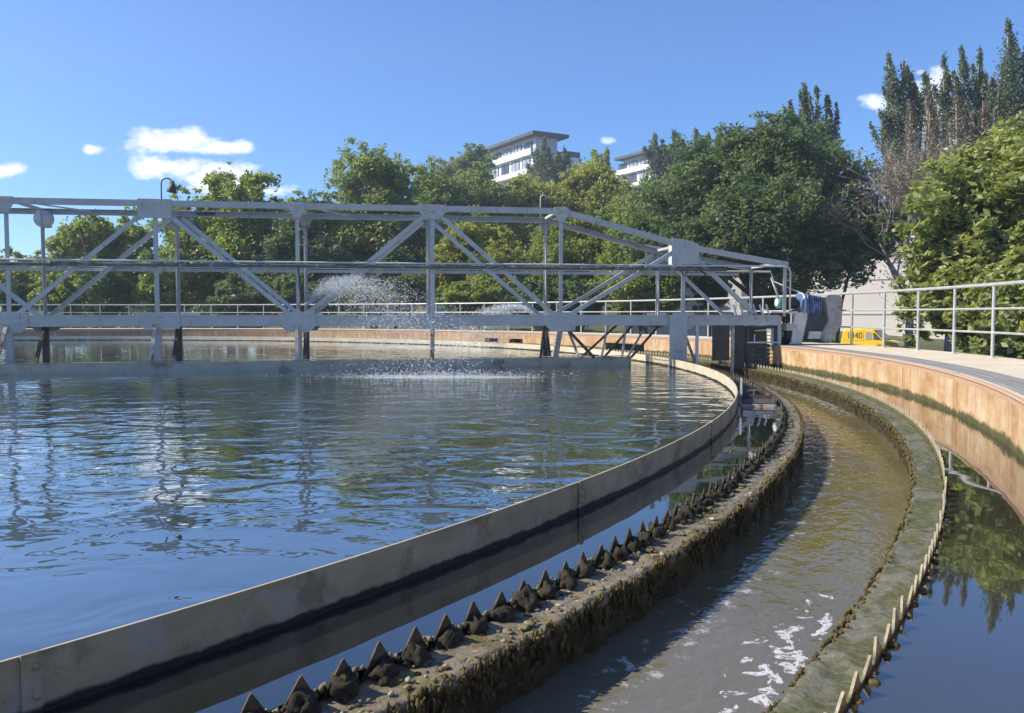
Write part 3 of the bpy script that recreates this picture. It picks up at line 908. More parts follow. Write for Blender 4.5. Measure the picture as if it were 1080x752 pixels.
for y, sgn in ((YN, -1), (YF, 1)):
    near = sgn < 0
    # top chord
    MB().channel((S[-3], y, ZT), (S[4], y, ZT), .09, .108, .010, sgn).build('top_chord', M['paint'], br)
    MB().channel((S[4] + .05, y, ZT - .012), (S[5], y, topz[5]), .09, .108, .010, sgn).build('top_chord', M['paint'], br)
    MB().channel((S[5], y, topz[5] - .004), (END, y, topz[6]), .09, .108, .010, sgn).build('top_chord', M['paint'], br)
    # bottom chord
    MB().channel((S[-3], y, .50), (21.42, y, .50), .09, .2, .012, sgn).build('bottom_chord', M['paint'], br)
    MB().box(((S[-3] + 21.4) / 2, y + sgn * .03, .604), (21.4 - S[-3], .07, .006)).build('chord_flange', M['paint_light'], br)
    for n in nodes[1:]:
        x = END - .05 if n == 6 else S[n]
        wdt = .092 if n % 2 else .08
        m = MB().beam((x, y, .58), (x, y, topz[n] - .05), wdt * .9, .012, (0, 1, 0))
        m.beam((x - wdt / 2 * .0, y - sgn * .03, .58), (x, y - sgn * .03, topz[n] - .05), .012, .055, (0, 1, 0))
        m.build('upright', M['paint'], br)
    # diagonals: low at even nodes, high at odd nodes
    for a, b in ((-2, -1), (0, -1), (0, 1), (2, 1), (2, 3), (4, 3), (4, 5), (6, 5)):
        pa = bp(a, y); pb = tp(b, y)
        if a == 6: pa = Vector((21.0, y, .56))
        d = (pb - pa).normalized()
        pa = pa + d * .12; pb = pb - d * .12
        m = MB(); off = Vector((0, sgn * .012, 0))
        m.beam(pa + off, pb + off, .010, .08, (0, 0, 1))
        m.beam(pa + off + Vector((0, -sgn * .03, 0)) + Vector((-d.z, 0, d.x)) * .035, pb + off + Vector((0, -sgn * .03, 0)) + Vector((-d.z, 0, d.x)) * .035, .06, .010, (0, 0, 1))
        m.build('diagonal', M['paint_light'] if not near else M['paint'], br)
    yy = y + sgn * .052
    y0, y1 = (yy - .006, yy + .006)
    # gussets
    for n in range(-2, 6):
        x = S[n]; gm = MB(); zt = topz[n]
        if n % 2:      # top diagonals meet here
            if n == 1 or n == -1: gm.plate([(x - .29, zt - .27), (x + .29, zt - .27), (x + .29, zt + .075), (x - .29, zt + .075)], y0, y1)
            elif n == 3: gm.plate([(x - .26, zt - .06), (x - .12, zt - .20), (x + .12, zt - .20), (x + .26, zt - .06), (x + .26, zt + .07), (x - .26, zt + .07)], y0, y1)
            else: gm.plate([(x - .26, zt - .36), (x + .30, zt - .36), (x + .30, zt + .03), (x + .05, zt + .12), (x - .26, zt + .16)], y0, y1)
        else:
            gm.plate([(x - .14, zt + .07), (x + .14, zt + .07), (x + .14, zt - .06), (x + .055, zt - .22), (x - .055, zt - .22), (x - .14, zt - .06)], y0, y1)
        gm.build('gusset_plate', M['paint'], br, bevel=.002)
        bolts(x, zt, y + sgn * .058, sgn, n % 2 == 1, True)
        bolts(x, .5, y + sgn * .058, sgn, n % 2 == 0, False)
        gm = MB()
        if n % 2 == 0:
            hw = .33
            gm.plate([(x - hw, .60), (x - hw * .85, .665), (x + hw * .85, .665), (x + hw, .60), (x + hw, .42), (x + hw * .6, .29), (x - hw * .6, .29), (x - hw, .42)], y0, y1)
        elif n == 1 or n == -1:
            gm.plate([(x - .36, .655), (x + .40, .655), (x + .40, .36), (x - .22, .36), (x - .36, .46)], y0, y1)
        else:
            gm.plate([(x - .22, .645), (x + .22, .645), (x + .22, .42), (x + .14, .33), (x - .14, .33), (x - .22, .42)], y0, y1)
        gm.build('gusset_plate', M['paint'], br, bevel=.002)

# top cross struts and deck
for n in nodes:
    x = min(S[n], END - .05)
    MB().beam((x, YN + .05, topz[n] + .03), (x, YF - .05, topz[n] + .03), .06, .05).build('cross_strut', M['paint'], br)
    MB().beam((min(S[n], 21.3), YN + .05, .44), (min(S[n], 21.3), YF - .05, .44), .08, .09).build('deck_beam', M['paint_dark'], br)
for n, nn in ((0, 1), (1, 2), (2, 3), (3, 4)):
    if n % 2 == 0: MB().beam((S[n] + .1, YN + .06, ZT + .01), (S[n] + .9, YF - .06, ZT + .01), .05, .02).build('wind_brace', M['paint'], br)
gr = MB()
for k in range(14):
    y = YN + .10 + k * (YF - YN - .2) / 13
    gr.box(((S[-3] + 21.4) / 2, y, .525), (21.4 - S[-3], .008, .03))
for k in range(240):
    gr.box((S[-3] + .05 + k * (21.35 - S[-3]) / 240, (YN + YF) / 2, .515), (.008, YF - YN - .16, .012))
gr.build('deck_grating', M['paint_dark'], br)

# rails and service pipes along the bridge
MB().path([(S[-3], YN - .06, 1.575), (S[0], YN - .06, 1.58), (S[3], YN - .06, 1.575), (21.5, YN - .06, 1.585), (21.62, YN - .06, 1.56), (21.66, YN - .06, 1.46), (21.66, YN - .06, .62)], .017, 8).build('handrail', M['paint_light'], br)
MB().tube((S[-3], YN - .075, 1.505), (20.3, YN - .075, 1.51), .034, 12).build('supply_pipe', M['mossy_pipe'], br)
MB().tube((S[-3], YF + .06, 1.565), (22.05, YF + .06, 1.565), .02, 8).build('handrail', M['paint_light'], br)
MB().beam((S[-3], YF + .06, 1.50), (21.3, YF + .06, 1.50), .03, .06).build('cable_tray', M['paint'], br)
pc = MB()
for k in range(12):
    x = S[-2] + .6 + k * 1.7
    if x < 20: pc.lathe([(.042, -.02), (.042, .02)], (x, YN - .075, 1.506), (1, 0, 0), 12)
pc.build('pipe_collar', M['mossy_pipe'], br)
for k in range(9):
    x = S[-2] + 1.0 + k * 2.48
    if x < 20.2: MB().box((x, YN - .03, 1.50), (.03, .07, .10)).build('pipe_clip', M['paint'], br)
# pulley at node 0 on the far side
MB().lathe([(.05, -.06), (.17, -.06), (.17, -.045), (.13, -.03), (.13, .03), (.17, .045), (.17, .06), (.05, .06)], (S[0] + .02, YF + .02, 2.47), (0, 1, 0), 26).build('pulley', M['paint_light'], br)

# swan-neck lamps on the top chord


def swan(x, y, z, h, rad, dirx, head):
    pts = [(x, y, z), (x, y, z + h - rad)]
    for k in range(1, 9):
        a = PI * k / 8
        pts.append((x + dirx * rad * (1 - math.cos(a)), y, z + h - rad + rad * math.sin(a)))
    pole = MB().path(pts, .012, 8).build('lamp_pole', M['paint_dark'] if head > .05 else M['paint_light'], br)
    ex = x + dirx * 2 * rad
    MB().lathe([(.2 * head, .6 * head), (.36 * head, .0), (head * .9, -1.1 * head), (head, -1.8 * head), (head * .96, -1.9 * head), (.1 * head, -1.5 * head)], (ex + dirx * .01, y, z + h - rad), (dirx * .18, 0, 1), 16).build('lamp_head', M['dark_green'], pole)


swan(S[1] + .1, YN + .05, ZT + .06, .40, .095, 1, .085)
swan(S[4] - .12, YF - .05, ZT + .06, .46, .07, 1, .035)
MB().box((S[1] + .55, YF, ZT + .02), (.34, .05, .05)).build('bracket', M['paint_dark'], br)

# legs under the bridge
BZ = -.235      # top of the skimmer beam


def leg(p0, p1, w_, mat, name='hanger'):
    MB().beam(p0, p1, w_, w_ * .75, (0, 1, 0)).build(name, mat, br)


for n, mat in ((-2, 'paint'), (-1, 'paint'), (0, 'paint'), (1, 'paint'), (2, 'paint'), (3, 'rust'), (4, 'paint')):
    yb = -1.83 + (S[n] - 1.8) * 1.63 / 16.72 + .06
    leg((S[n], YN, .40), (S[n], max(yb, YN), BZ - .02 if n > 2 else BZ - .1), .11 if n != 3 else .08, M[mat])
for n in (-2, -1, 0, 1, 2, 4):
    leg((S[n], YF, .40), (S[n], YF, -.6), .11, M['paint_dark'])
    leg((S[n], YF - .05, .40), (S[n], YF - .62, -.5), .065, M['paint_dark'], 'brace')
for n in (-2, -1, 0, 1, 2):
    leg((S[n] - .03, YN - .05, .42), (S[n] + .02 * n - .05, YN - .46 + .2 * n * .5, BZ + .02), .065, M['rust'], 'brace')
# dark struts at node 4 and beyond
leg((S[4] - .30, YN + .1, .40), (S[4] - .36, YN + .2, BZ), .05, M['paint_dark'], 'brace')
leg((S[4] + .10, YN, .36), (S[4] + .72, YN + .2, BZ), .055, M['paint_dark'], 'brace')
leg((S[4] + .45, YF, .40), (S[4] + .60, YF - .5, BZ), .05, M['rust'], 'brace')
for k, (x0, x1, mt) in enumerate(((1.55, .70, 'paint_dark'), (1.9, 1.2, 'paint_dark'), (2.2, 1.72, 'rust'), (1.35, 1.15, 'paint_light'), (1.75, 1.60, 'paint_light'), (2.5, 1.8, 'paint_dark'))):
    leg((S[4] + x0, YF - .1, .40), (S[4] + x1, YF - .3, -.30), .045, M[mt], 'brace')
# skimmer beam
pa = Vector((1.8, -1.83, 0)); pb = Vector((18.52, -.20, 0))
sk = MB()
sk.beam(pa + Vector((0, 0, -.345)), pb + Vector((0, 0, -.345)), .012, .20)
dv = (pb - pa).normalized(); nv = Vector((-dv.y, dv.x, 0))
sk.beam(pa + nv * .06 + Vector((0, 0, BZ + .004)), pb + nv * .06 + Vector((0, 0, BZ + .004)), .13, .01)
sk.box(pb + Vector((.02, .05, -.33)), (.02, .14, .2), Matrix.Rotation(math.atan2(dv.y, dv.x), 3, 'Z'))
sk.build('skimmer_beam', M['beam'], br)
# spray pipe branch at node 2
MB().lathe([(.016, -.01), (.03, .0), (.03, .05), (.02, .06)], (S[2] + .13, YN - .12, .785), (.75, 0, .6), 12).build('nozzle', M['rust'], br)
MB().path([(S[2] + .02, YN - .09, 1.50), (S[2] + .05, YN - .10, .9), (S[2] + .02, YN - .11, .72), (S[2] + .16, YN - .12, .80)], .014, 8).build('spray_pipe', M['paint_dark'], br)

# outer end: foot plate, panels, slotted box
x5 = S[5]
MB().beam((x5 - .12, YN - .08, .60), (x5 - .12, YN - .08, -.47), .36, .03, (0, 1, 0)).build('foot_plate', M['paint'], br, bevel=.003)
MB().box((x5 - .12, YN + .1, .05), (.06, .35, 1.0)).build('foot_web', M['paint'], br)
leg((x5 + .30, YN, .40), (x5 + .30, YN, -.55), .055, M['paint_light'])
leg((x5 + .02, YN + .05, .33), (x5 + .36, YN + .1, -.48), .05, M['rust'], 'brace')
MB().box((x5 + .80, YN - .0, .05), (.36, .02, .72)).build('side_panel', M['paint_dark'], br)
leg((x5 + 1.04, YN - .02, .40), (x5 + 1.04, YN - .02, -.60), .06, M['rust'])
MB().box((x5 + 1.20, YN + .02, -.02), (.22, .03, .86)).build('side_panel', M['dark_green'], br)
bx0, bx1 = x5 + 1.34, x5 + 2.0
lb = MB().box(((bx0 + bx1) / 2, YN + .34, -.03), (bx1 - bx0, .02, .80)).box((bx0 + .03, YN, -.03), (.06, .04, .84)).box((bx1 - .03, YN, -.03), (.06, .04, .84))
lb.box(((bx0 + bx1) / 2, YN, .37), (bx1 - bx0, .04, .05)).box(((bx0 + bx1) / 2, YN, -.43), (bx1 - bx0, .04, .05)).build('slotted_box', M['dark_green'], br)
sl = MB()
for k in range(5):
    sl.box(((bx0 + bx1) / 2 - .04, YN - .012, -.38 + k * .085), (.40, .05, .018), Matrix.Rotation(R(14), 3, 'X'))
    sl.box(((bx0 + bx1) / 2 - .04, YN + .02, -.345 + k * .085), (.46, .012, .05))
sl.build('louver', M['mossy_pipe'], br)
MB().box(((bx0 + bx1) / 2 - .02, YN - .05, .055), (.62, .12, .03)).box(((bx0 + bx1) / 2 - .18, YN - .05, .14), (.02, .02, .16)).box(((bx0 + bx1) / 2 + .18, YN - .05, .14), (.02, .02, .16)).box(((bx0 + bx1) / 2, YN - .05, .30), (.36, .02, .02), Matrix.Rotation(R(-3), 3, 'Y')).build('foot_step', M['paint_light'], br)
# access steps with slanted treads at the end of the deck
for k in range(6):
    x = x5 + 1.15 + k * .14
    MB().beam((x, YN + .06, .60), (x - .07, YN + .06, .82), .028, .03, (0, 1, 0)).build('tread_bar', M['paint_light'], br)
# control boxes at node 5
cb = MB().box((x5 + .03, YN + .2, 1.83), (.46, .24, .46)).build('control_box', M['paint_light'], br, bevel=.01)
MB().box((x5 + .03, YN + .075, 1.83), (.38, .012, .38)).build('box_door', M['paint'], cb)
MB().path([(x5 + .3, YN - .07, 1.50), (x5 + .42, YN - .1, 1.42), (x5 + .36, YN - .1, 1.25)], .016, 8).path([(x5 - .1, YN - .07, 1.5), (x5 - .02, YN - .12, 1.36), (x5 + .08, YN - .07, 1.5)], .012, 8).build('cable', M['black'], br)

# drive carriage standing on the walkway
X0 = 21.44
MB().box((X0 + .02, YN + .25, .22), (.22, .30, .76)).box((X0 + .15, YN + .2, .66), (.5, .5, .03)).build('carriage_frame', M['off_white'], br, bevel=.008)
m = MB().plate([(X0 + .30, .02), (X0 + .52, .02), (X0 + .66, .66), (X0 + .36, .66)], YN + .0, YN + .06)
m.build('carriage_frame', M['off_white'], br, bevel=.006)
m = MB().plate([(X0 + .52, .05), (X0 + 1.02, .05), (X0 + 1.14, .62), (X0 + .62, .62)], YN + .08, YN + .50).build('gear_housing', M['paint_dark'], br, bevel=.02)
MB().plate([(X0 + .68, .12), (X0 + .94, .12), (X0 + .98, .27), (X0 + .70, .27)], YN + .04, YN + .07).build('name_plate', M['off_white'], br)
m = MB().plate([(X0 + 1.02, .98), (X0 + 1.10, 1.03), (X0 + 1.34, 1.02), (X0 + 1.40, .95), (X0 + 1.40, .42), (X0 + 1.16, .03), (X0 + .98, .03), (X0 + .96, .20), (X0 + 1.12, .5)], YN + .0, YN + .42)
m.build('wheel_guard', mottled('grimy_guard_paint', (.27, .25, .21), (.50, .47, .42), 3.5, .7, .002, 40, c3=(.12, .10, .08), s3=3, t3=(.52, .66)), br, bevel=.02)
mot = MB().lathe([(.10, 0), (.115, .01), (.115, .09), (.10, .10), (.10, .12)], (X0 + .06, YN + .18, .86), (1, 0, -.03), 24).build('drive_motor', M['teal'], br)
MB().lathe([(.05, -.012), (.088, -.01), (.088, 0)], (X0 + .055, YN + .18, .86), (1, 0, -.03), 20).build('fan_cover', M['paint_light'], mot)
mb_ = MB().lathe([(.095, 0), (.095, .30)], (X0 + .17, YN + .18, .856), (1, 0, -.03), 20)
for k in range(18):
    a = 2 * PI * k / 18
    mb_.box((X0 + .32, YN + .18 + .105 * math.cos(a), .852 + .105 * math.sin(a)), (.28, .008, .03), Matrix.Rotation(a - PI / 2, 3, 'X'))
mb_.build('motor_body', M['dark_green'], mot)
gb = MB().lathe([(.15, 0), (.24, .02), (.26, .05), (.26, .14), (.21, .16), (.22, .22), (.25, .24), (.25, .30), (.20, .34), (.20, .45), (.14, .50)], (X0 + .50, YN + .22, .80), (1, 0, -.10), 28)
for k in range(7): gb.box((X0 + .64 + k * .05, YN + .22, .79), (.014, .50 - k * .012, .50 - k * .02))
gb.build('gearbox', M['blue_grey'], br, bevel=.004)
MB().lathe([(.255, 0), (.28, .01), (.28, .03), (.255, .04)], (X0 + .545, YN + .22, .797), (1, 0, -.10), 28).build('gearbox_flange', M['galv'], br)
for yw in (YN + .25, YF - .1):
    wh = MB().lathe([(.08, -.06), (.2, -.07), (.215, -.05), (.215, .05), (.2, .07), (.08, .06)], (X0 + .28, yw, .215), (1, 0, 0), 28).build('wheel', M['black'], br)
    MB().lathe([(.02, -.075), (.07, -.072), (.07, .072), (.02, .075)], (X0 + .28, yw, .215), (1, 0, 0), 16).build('hub', M['paint'], wh)
MB().box((X0 + .28, (YN + YF) / 2, .36), (.18, YF - YN, .14)).build('end_axle_beam', M['paint'], br)
MB().beam((X0 + .1, YN + .1, .60), (X0 + .62, YN + .02, .78), .03, .05).build('lever', M['paint_dark'], br)
MB().path([(X0 + .03, YN + .04, .92), (X0 - .16, YN + .0, 1.36)], .020, 8).build('conduit', M['paint_light'], br)
MB().path([(22.05, YF + .06, 1.56), (22.1, YF, 1.35), (22.2, YN + .3, 1.02)], .010, 8).build('conduit', M['paint_light'], br)
# centre pier under the pivot
pier = empty('centre_pier', (CX, CY, 0), 0, 'round concrete pier in the tank centre carrying the inner end of the bridge', 'pier')
MB().lathe([(.9, -2.0), (.9, .15), (1.0, .2), (1.0, .34)], (0, 0, 0), (0, 0, 1), 40).build('column', M['grey_wall'], pier)

# ------------------------------------------------------------------ water jets
def droplets(name, src, v0, spread, n, size, label, tmax=1.2, curtain=1.0):
    m = MB(); rnd = random.Random(5)
    O = [Vector(p) for p in ((1, 0, 0), (-1, 0, 0), (0, 1, 0), (0, -1, 0), (0, 0, 1), (0, 0, -1))]
    FF = [(0, 2, 4), (2, 1, 4), (1, 3, 4), (3, 0, 4), (2, 0, 5), (1, 2, 5), (3, 1, 5), (0, 3, 5)]
    src = Vector(src); ps = []; fs = []
    for i in range(n):
        w_ = rnd.random()
        v = Vector(v0) + Vector((rnd.gauss(0, spread[0]), rnd.gauss(0, spread[1]), -abs(rnd.gauss(0, spread[2]))))
        tt = tmax * rnd.random() ** 1.15
        p = src + v * tt + Vector((0, 0, -4.905 * tt * tt)) + Vector([rnd.gauss(0, .012 + .03 * tt) for _ in range(3)])
        if p.z < ZW: continue
        s_ = size * (0.45 + rnd.random() ** 3 * 1.6) * (1 + .3 * tt)
        vel = (v + Vector((0, 0, -9.81 * tt))).normalized()
        o = len(ps)
        for q in O:
            q = q * s_
            ps.append(p + q + vel * q.dot(vel) * 1.2)
        fs += [tuple(o + k for k in f) for f in FF]
    # thrown-up splash where it lands
    m.add(ps, fs, True)
    o = m.build(name, M['drop'], recalc=False)
    return tag(o, label, 'water jet')


mdp, nt, b = new_mat('water_drops')
b.inputs['Base Color'].default_value = (.86, .89, .92, 1); b.inputs['Roughness'].default_value = .15
b.inputs['Transmission Weight'].default_value = .35; b.inputs['IOR'].default_value = 1.33
M['drop'] = mdp
nz = Matrix.Rotation(R(TH), 4, 'Z') @ Vector((S[2] + .2, YN - .12, .82)) + Vector((CX, CY, 0))
droplets('water_spray', nz, (2.75, -1.15, 3.1), (.75, .42, .60), 26000, .0031, 'fan of white water drops arching from the bridge down to the near tank surface', 1.05)
s2 = at(560, 330, 25)
droplets('water_spray', s2, (-2.6, 1.2, 2.2), (.9, .5, .35), 14000, .0055, 'second fan of water drops falling behind the bridge near the far wall', .85)
sp3 = MB()
rnd = random.Random(3)
drop = []
for i in range(1500):
    c = SPLASH + Vector((rnd.gauss(.1, .95), rnd.gauss(0, .28), 0)); c.z = ZW + abs(rnd.gauss(0, .05))
    s_ = rnd.uniform(.003, .009)
    sp3.add([c + Vector(p) * s_ for p in ((1, 0, 0), (-1, 0, 0), (0, 1, 0), (0, -1, 0), (0, 0, 1), (0, 0, -1))],
            [(0, 2, 4), (2, 1, 4), (1, 3, 4), (3, 0, 4), (2, 0, 5), (1, 2, 5), (3, 1, 5), (0, 3, 5)], True)
tag(sp3.build('splash', M['drop'], recalc=False), 'white splashes dancing on the water in front of the skimmer beam', 'splash', kind='stuff')

# ------------------------------------------------------------------ trees
rng = np.random.default_rng(11)


def leaves_mesh(name, P_, size, mat, parent, aspect=1.7, droop=0.0, up=.5):
    n = len(P_)
    s_ = size * (0.65 + .7 * rng.random(n))[:, None]
    nr = rng.normal(size=(n, 3)); nr[:, 2] = np.abs(nr[:, 2]) + up; nr /= np.linalg.norm(nr, axis=1)[:, None]
    t = rng.normal(size=(n, 3)); t[:, 2] -= droop
    t -= nr * np.sum(t * nr, axis=1)[:, None]; t /= np.linalg.norm(t, axis=1)[:, None]
    b = np.cross(nr, t)
    L = s_ * aspect * .5; W = s_ * .5
    V = np.empty((n, 4, 3), dtype=np.float32)
    cup = nr * s_ * .14
    V[:, 0] = P_ - t * L; V[:, 1] = P_ + t * L * .1 + b * W - cup; V[:, 2] = P_ + t * L; V[:, 3] = P_ + t * L * .1 - b * W + cup * .3
    me = bpy.data.meshes.new(name)
    me.vertices.add(n * 4); me.vertices.foreach_set('co', V.reshape(-1))
    me.loops.add(n * 4); me.loops.foreach_set('vertex_index', np.arange(n * 4, dtype=np.int32))
    me.polygons.add(n); me.polygons.foreach_set('loop_start', np.arange(0, n * 4, 4, dtype=np.int32))
    try: me.polygons.foreach_set('loop_total', np.full(n, 4, dtype=np.int32))
    except Exception: pass
    me.update(calc_edges=True)
    me.materials.append(mat)
    o = bpy.data.objects.new(name, me); col.objects.link(o); o.parent = parent
    return o


def crown_points(lobes, n, nclump, shell=.62, csig=.15):
    """leaf positions gathered in clumps inside ellipsoid lobes (x,y,z,rx,ry,rz)"""
    ex = []
    for (x, y, z, rx, ry, rz) in lobes:
        ex.append((x, y, z - rz * .08, rx * .84, ry * .84, rz * .84))
        for _ in range(7):
            a = rng.random() * 2 * PI; e = rng.uniform(-.35, 1.45); q = rng.uniform(.26, .46)
            ex.append((x + rx * .86 * math.cos(a) * math.cos(e), y + ry * .86 * math.sin(a) * math.cos(e), z + rz * .9 * math.sin(e), rx * q, ry * q, rz * q * 1.1))
    L = np.array(ex, dtype=float)
    vol = L[:, 3] * L[:, 4] * L[:, 5]; pr = vol ** .8; pr /= pr.sum()
    k = rng.choice(len(L), nclump, p=pr)
    d = rng.normal(size=(nclump, 3)); d /= np.linalg.norm(d, axis=1)[:, None]
    rad = shell + (1.06 - shell) * rng.random(nclump) ** .7
    inner = rng.random(nclump) < .22; rad[inner] *= .55
    C = L[k, :3] + d * L[k, 3:] * rad[:, None]
    cs = csig * np.minimum(L[k, 3], L[k, 5]) * (.6 + .9 * rng.random(nclump))
    w = cs ** 2; w /= w.sum()
    j = rng.choice(nclump, n, p=w)
    q = rng.normal(size=(n, 3)); q[:, 2] *= .7
    ln = np.linalg.norm(q, axis=1)[:, None]; q = q / ln * np.minimum(ln, 2.0)
    return C[j] + q * cs[j][:, None], C


def tree(name, label, base, lobes, n, leaf, mat, bark='bark', trunk=.22, nclump=None, group=None, shell=.62, csig=.17, aspect=1.7, cat='tree', limbs=14, tips=True, up=.5):
    """lobes are relative to base"""
    o = empty(name, base, 0, label, cat, group)
    if leaf > .18 or cat == 'shrub': n = int(n * 2.8); leaf *= .50
    else: n = int(n * 1.5); leaf *= 1.05
    nclump = int(nclump * 1.5) if nclump else max(60, n // 95)
    P_, C = crown_points(lobes, n, nclump, shell, csig)
    zmin = min(l[2] - l[5] for l in lobes); zc = sum(l[2] for l in lobes) / len(lobes)
    xc = sum(l[0] for l in lobes) / len(lobes); yc = sum(l[1] for l in lobes) / len(lobes)
    m = MB()
    top = Vector((xc * .8, yc * .8, zc))
    k = Vector((xc * .25, yc * .25, max(.4, zc * .5)))
    m.path([(0, 0, -.4), k, top], .1, 8, [trunk, trunk * .75, trunk * .45])
    for i in range(limbs):
        c = Vector(C[rng.integers(len(C))])
        t0 = Vector((0, 0, 0)).lerp(k, rng.uniform(.75, 1)) if rng.random() < .4 else k.lerp(top, rng.uniform(.0, .9))
        mid = t0.lerp(c, .5) + Vector((rng.normal() * .1, rng.normal() * .1, .08)) * (c - t0).length
        m.path([t0, mid, c], .05, 5, [trunk * .38, trunk * .22, trunk * .06])
    m.build('trunk', M[bark], o, recalc=False)
    leaves_mesh('crown', P_, leaf, M[mat], o, aspect=aspect, up=up)
    return o


def gz(p): return terrain_z(p.x, p.y)


def rel_tree(name, label, spec, D, n, leaf, mat, jitter=1.0, **kw):
    """spec: lobes given as photo ellipses (u, v, half width, half height, depth offset)"""
    uc = kw.pop('bu', None) or sum(s[0] * s[2] for s in spec) / sum(s[2] for s in spec)
    b = at(uc, 331.5, D); base = Vector((b.x, D, 0)); base.z = gz(base)
    lobes = []
    for s in spec:
        dd = D + (s[4] if len(s) > 4 else 0)
        c = at(s[0], s[1], dd) - base; k = dd / F
        lobes.append((c.x, c.y, c.z, s[2] * k, s[2] * k * .9, s[3] * k))
    return tree(name, label, base, lobes, n, leaf, M_NAME(mat), **kw)


def M_NAME(x): return x


def spire_tree(name, label, spires, D, n, leaf, mat, bark='bark_pale', trunk=.18, group=None, bu=None):
    """tall narrow poplar: several upright plumes; spires are (u_base, v_base, u_tip, v_tip, half width)"""
    n = int(n * 2.3); leaf *= .52
    uc = sum(s[0] for s in spires) / len(spires) if bu is None else bu
    b = at(uc, 331.5, D); base = Vector((b.x, D, 0)); base.z = gz(base)
    o = empty(name, base, 0, label, 'tree', group)
    P_ = []; lens = [max(5, math.hypot(s[0] - s[2], s[1] - s[3]) * s[4]) for s in spires]; tot_ = sum(lens)
    m = MB()
    sp_ = []
    for s in spires:
        sp_.append(s)
        for _ in range(2):
            t_ = rng.uniform(.12, .55); h_ = rng.uniform(.55, .92)
            ub = s[0] + (s[2] - s[0]) * t_; vb = s[1] + (s[3] - s[1]) * t_
            sp_.append((ub, vb, s[2] + rng.uniform(-1.5, 1.0) * s[4], s[1] + (s[3] - s[1]) * h_, s[4] * .55))
    spires = sp_; lens = [max(5, math.hypot(s[0] - s[2], s[1] - s[3]) * s[4]) for s in spires]; tot_ = sum(lens)
    for s, ln in zip(spires, lens):
        a = np.array(at(s[0], s[1], D) - base) + np.array([0, rng.normal() * .5, 0]); t = np.array(at(s[2], s[3], D) - base) + np.array([0, rng.normal() * .5, 0])
        r = s[4] * D / F
        nn = int(n * ln / tot_); nc = max(20, nn // 40)
        f = rng.random(nc) ** .9
        bow = np.sin(f * PI)[:, None] * np.array([[r * .25, 0, 0]])
        w = 1.35 * r * (np.clip(1.15 * (1 - f), .05, 1) ** .85) * (.35 + .9 * rng.random(nc))
        ang = rng.random(nc) * 2 * PI
        C = a + (t - a) * f[:, None] + bow
        C[:, 0] += np.cos(ang) * w * .8 + .12 * r * np.sin(f * 9 + s[0]); C[:, 1] += np.sin(ang) * w * .8
        j = rng.integers(0, nc, nn); q = rng.normal(size=(nn, 3)) * (w[j] * .30 + leaf * .4)[:, None]; q[:, 2] *= 2.4; q[:, 0] -= q[:, 2] * .12
        P_.append(C[j] + q)
        m.path([Vector(a) * .3 + Vector((0, 0, -.0)), Vector(a), Vector(a).lerp(Vector(t), .6), Vector(t)], .05, 5, [trunk * .8, trunk * .6, trunk * .35, .02])
    m.path([(0, 0, -.4), (0, 0, 2.5)], .1, 8, [trunk, trunk * .9])
    m.build('trunk', M[bark], o, recalc=False)
    leaves_mesh('crown', np.vstack(P_), leaf, M[mat], o, aspect=1.5, up=.1)
    return o


def T(label, spec, D, n, leaf, mat, **kw): return rel_tree('tree', label, spec, D, n, leaf, mat, group=kw.pop('group', None), **kw)


def shrub(label, spec, D, n, leaf, mat, **kw):
    kw.setdefault('trunk', .07); kw.setdefault('limbs', 6)
    return rel_tree('shrub', label, spec, D, n, leaf, mat, cat='shrub', **kw)


# left stand behind the far railing
T('broad sunlit tree left of the tall forked one behind the bridge left end', [(95, 262, 42, 34), (75, 285, 34, 30, 1), (130, 255, 34, 30, 1), (108, 300, 42, 30, -1), (148, 285, 32, 36, 0)], 47, 13000, .26, 'leaf_mid', trunk=.25)
T('tree with two pointed tops rising above the bridge top chord near the lamp', [(232, 205, 26, 30), (272, 202, 26, 26, 1), (195, 238, 40, 32), (250, 250, 62, 42), (225, 290, 60, 36, -1), (300, 232, 34, 28, 1)], 46, 22000, .25, 'leaf_mid', trunk=.28)
T('dark leafy tree between the forked tree and the feathery tree', [(312, 262, 42, 48), (300, 300, 50, 36, -1), (335, 240, 30, 30, 1), (345, 292, 36, 40)], 45, 15000, .24, 'leaf_dark', trunk=.24)
T('low distant tree at the far left edge against the sky', [(22, 292, 30, 24), (48, 288, 20, 20), (-20, 290, 34, 28)], 62, 7000, .30, 'leaf_mid', trunk=.2)
T('tall feathery tree with airy pale foliage behind the water spray', [(392, 190, 40, 34), (360, 222, 28, 28, -1), (425, 205, 26, 30, 1), (395, 240, 52, 40), (372, 280, 42, 36), (430, 262, 34, 40, 1)], 52, 17000, .26, 'leaf_robinia', trunk=.22, aspect=2.4, csig=.2)
T('dark bushy tree low beside the grey path behind the spray', [(430, 305, 28, 26), (405, 292, 30, 26, 1)], 44, 7000, .22, 'leaf_dark', trunk=.16)
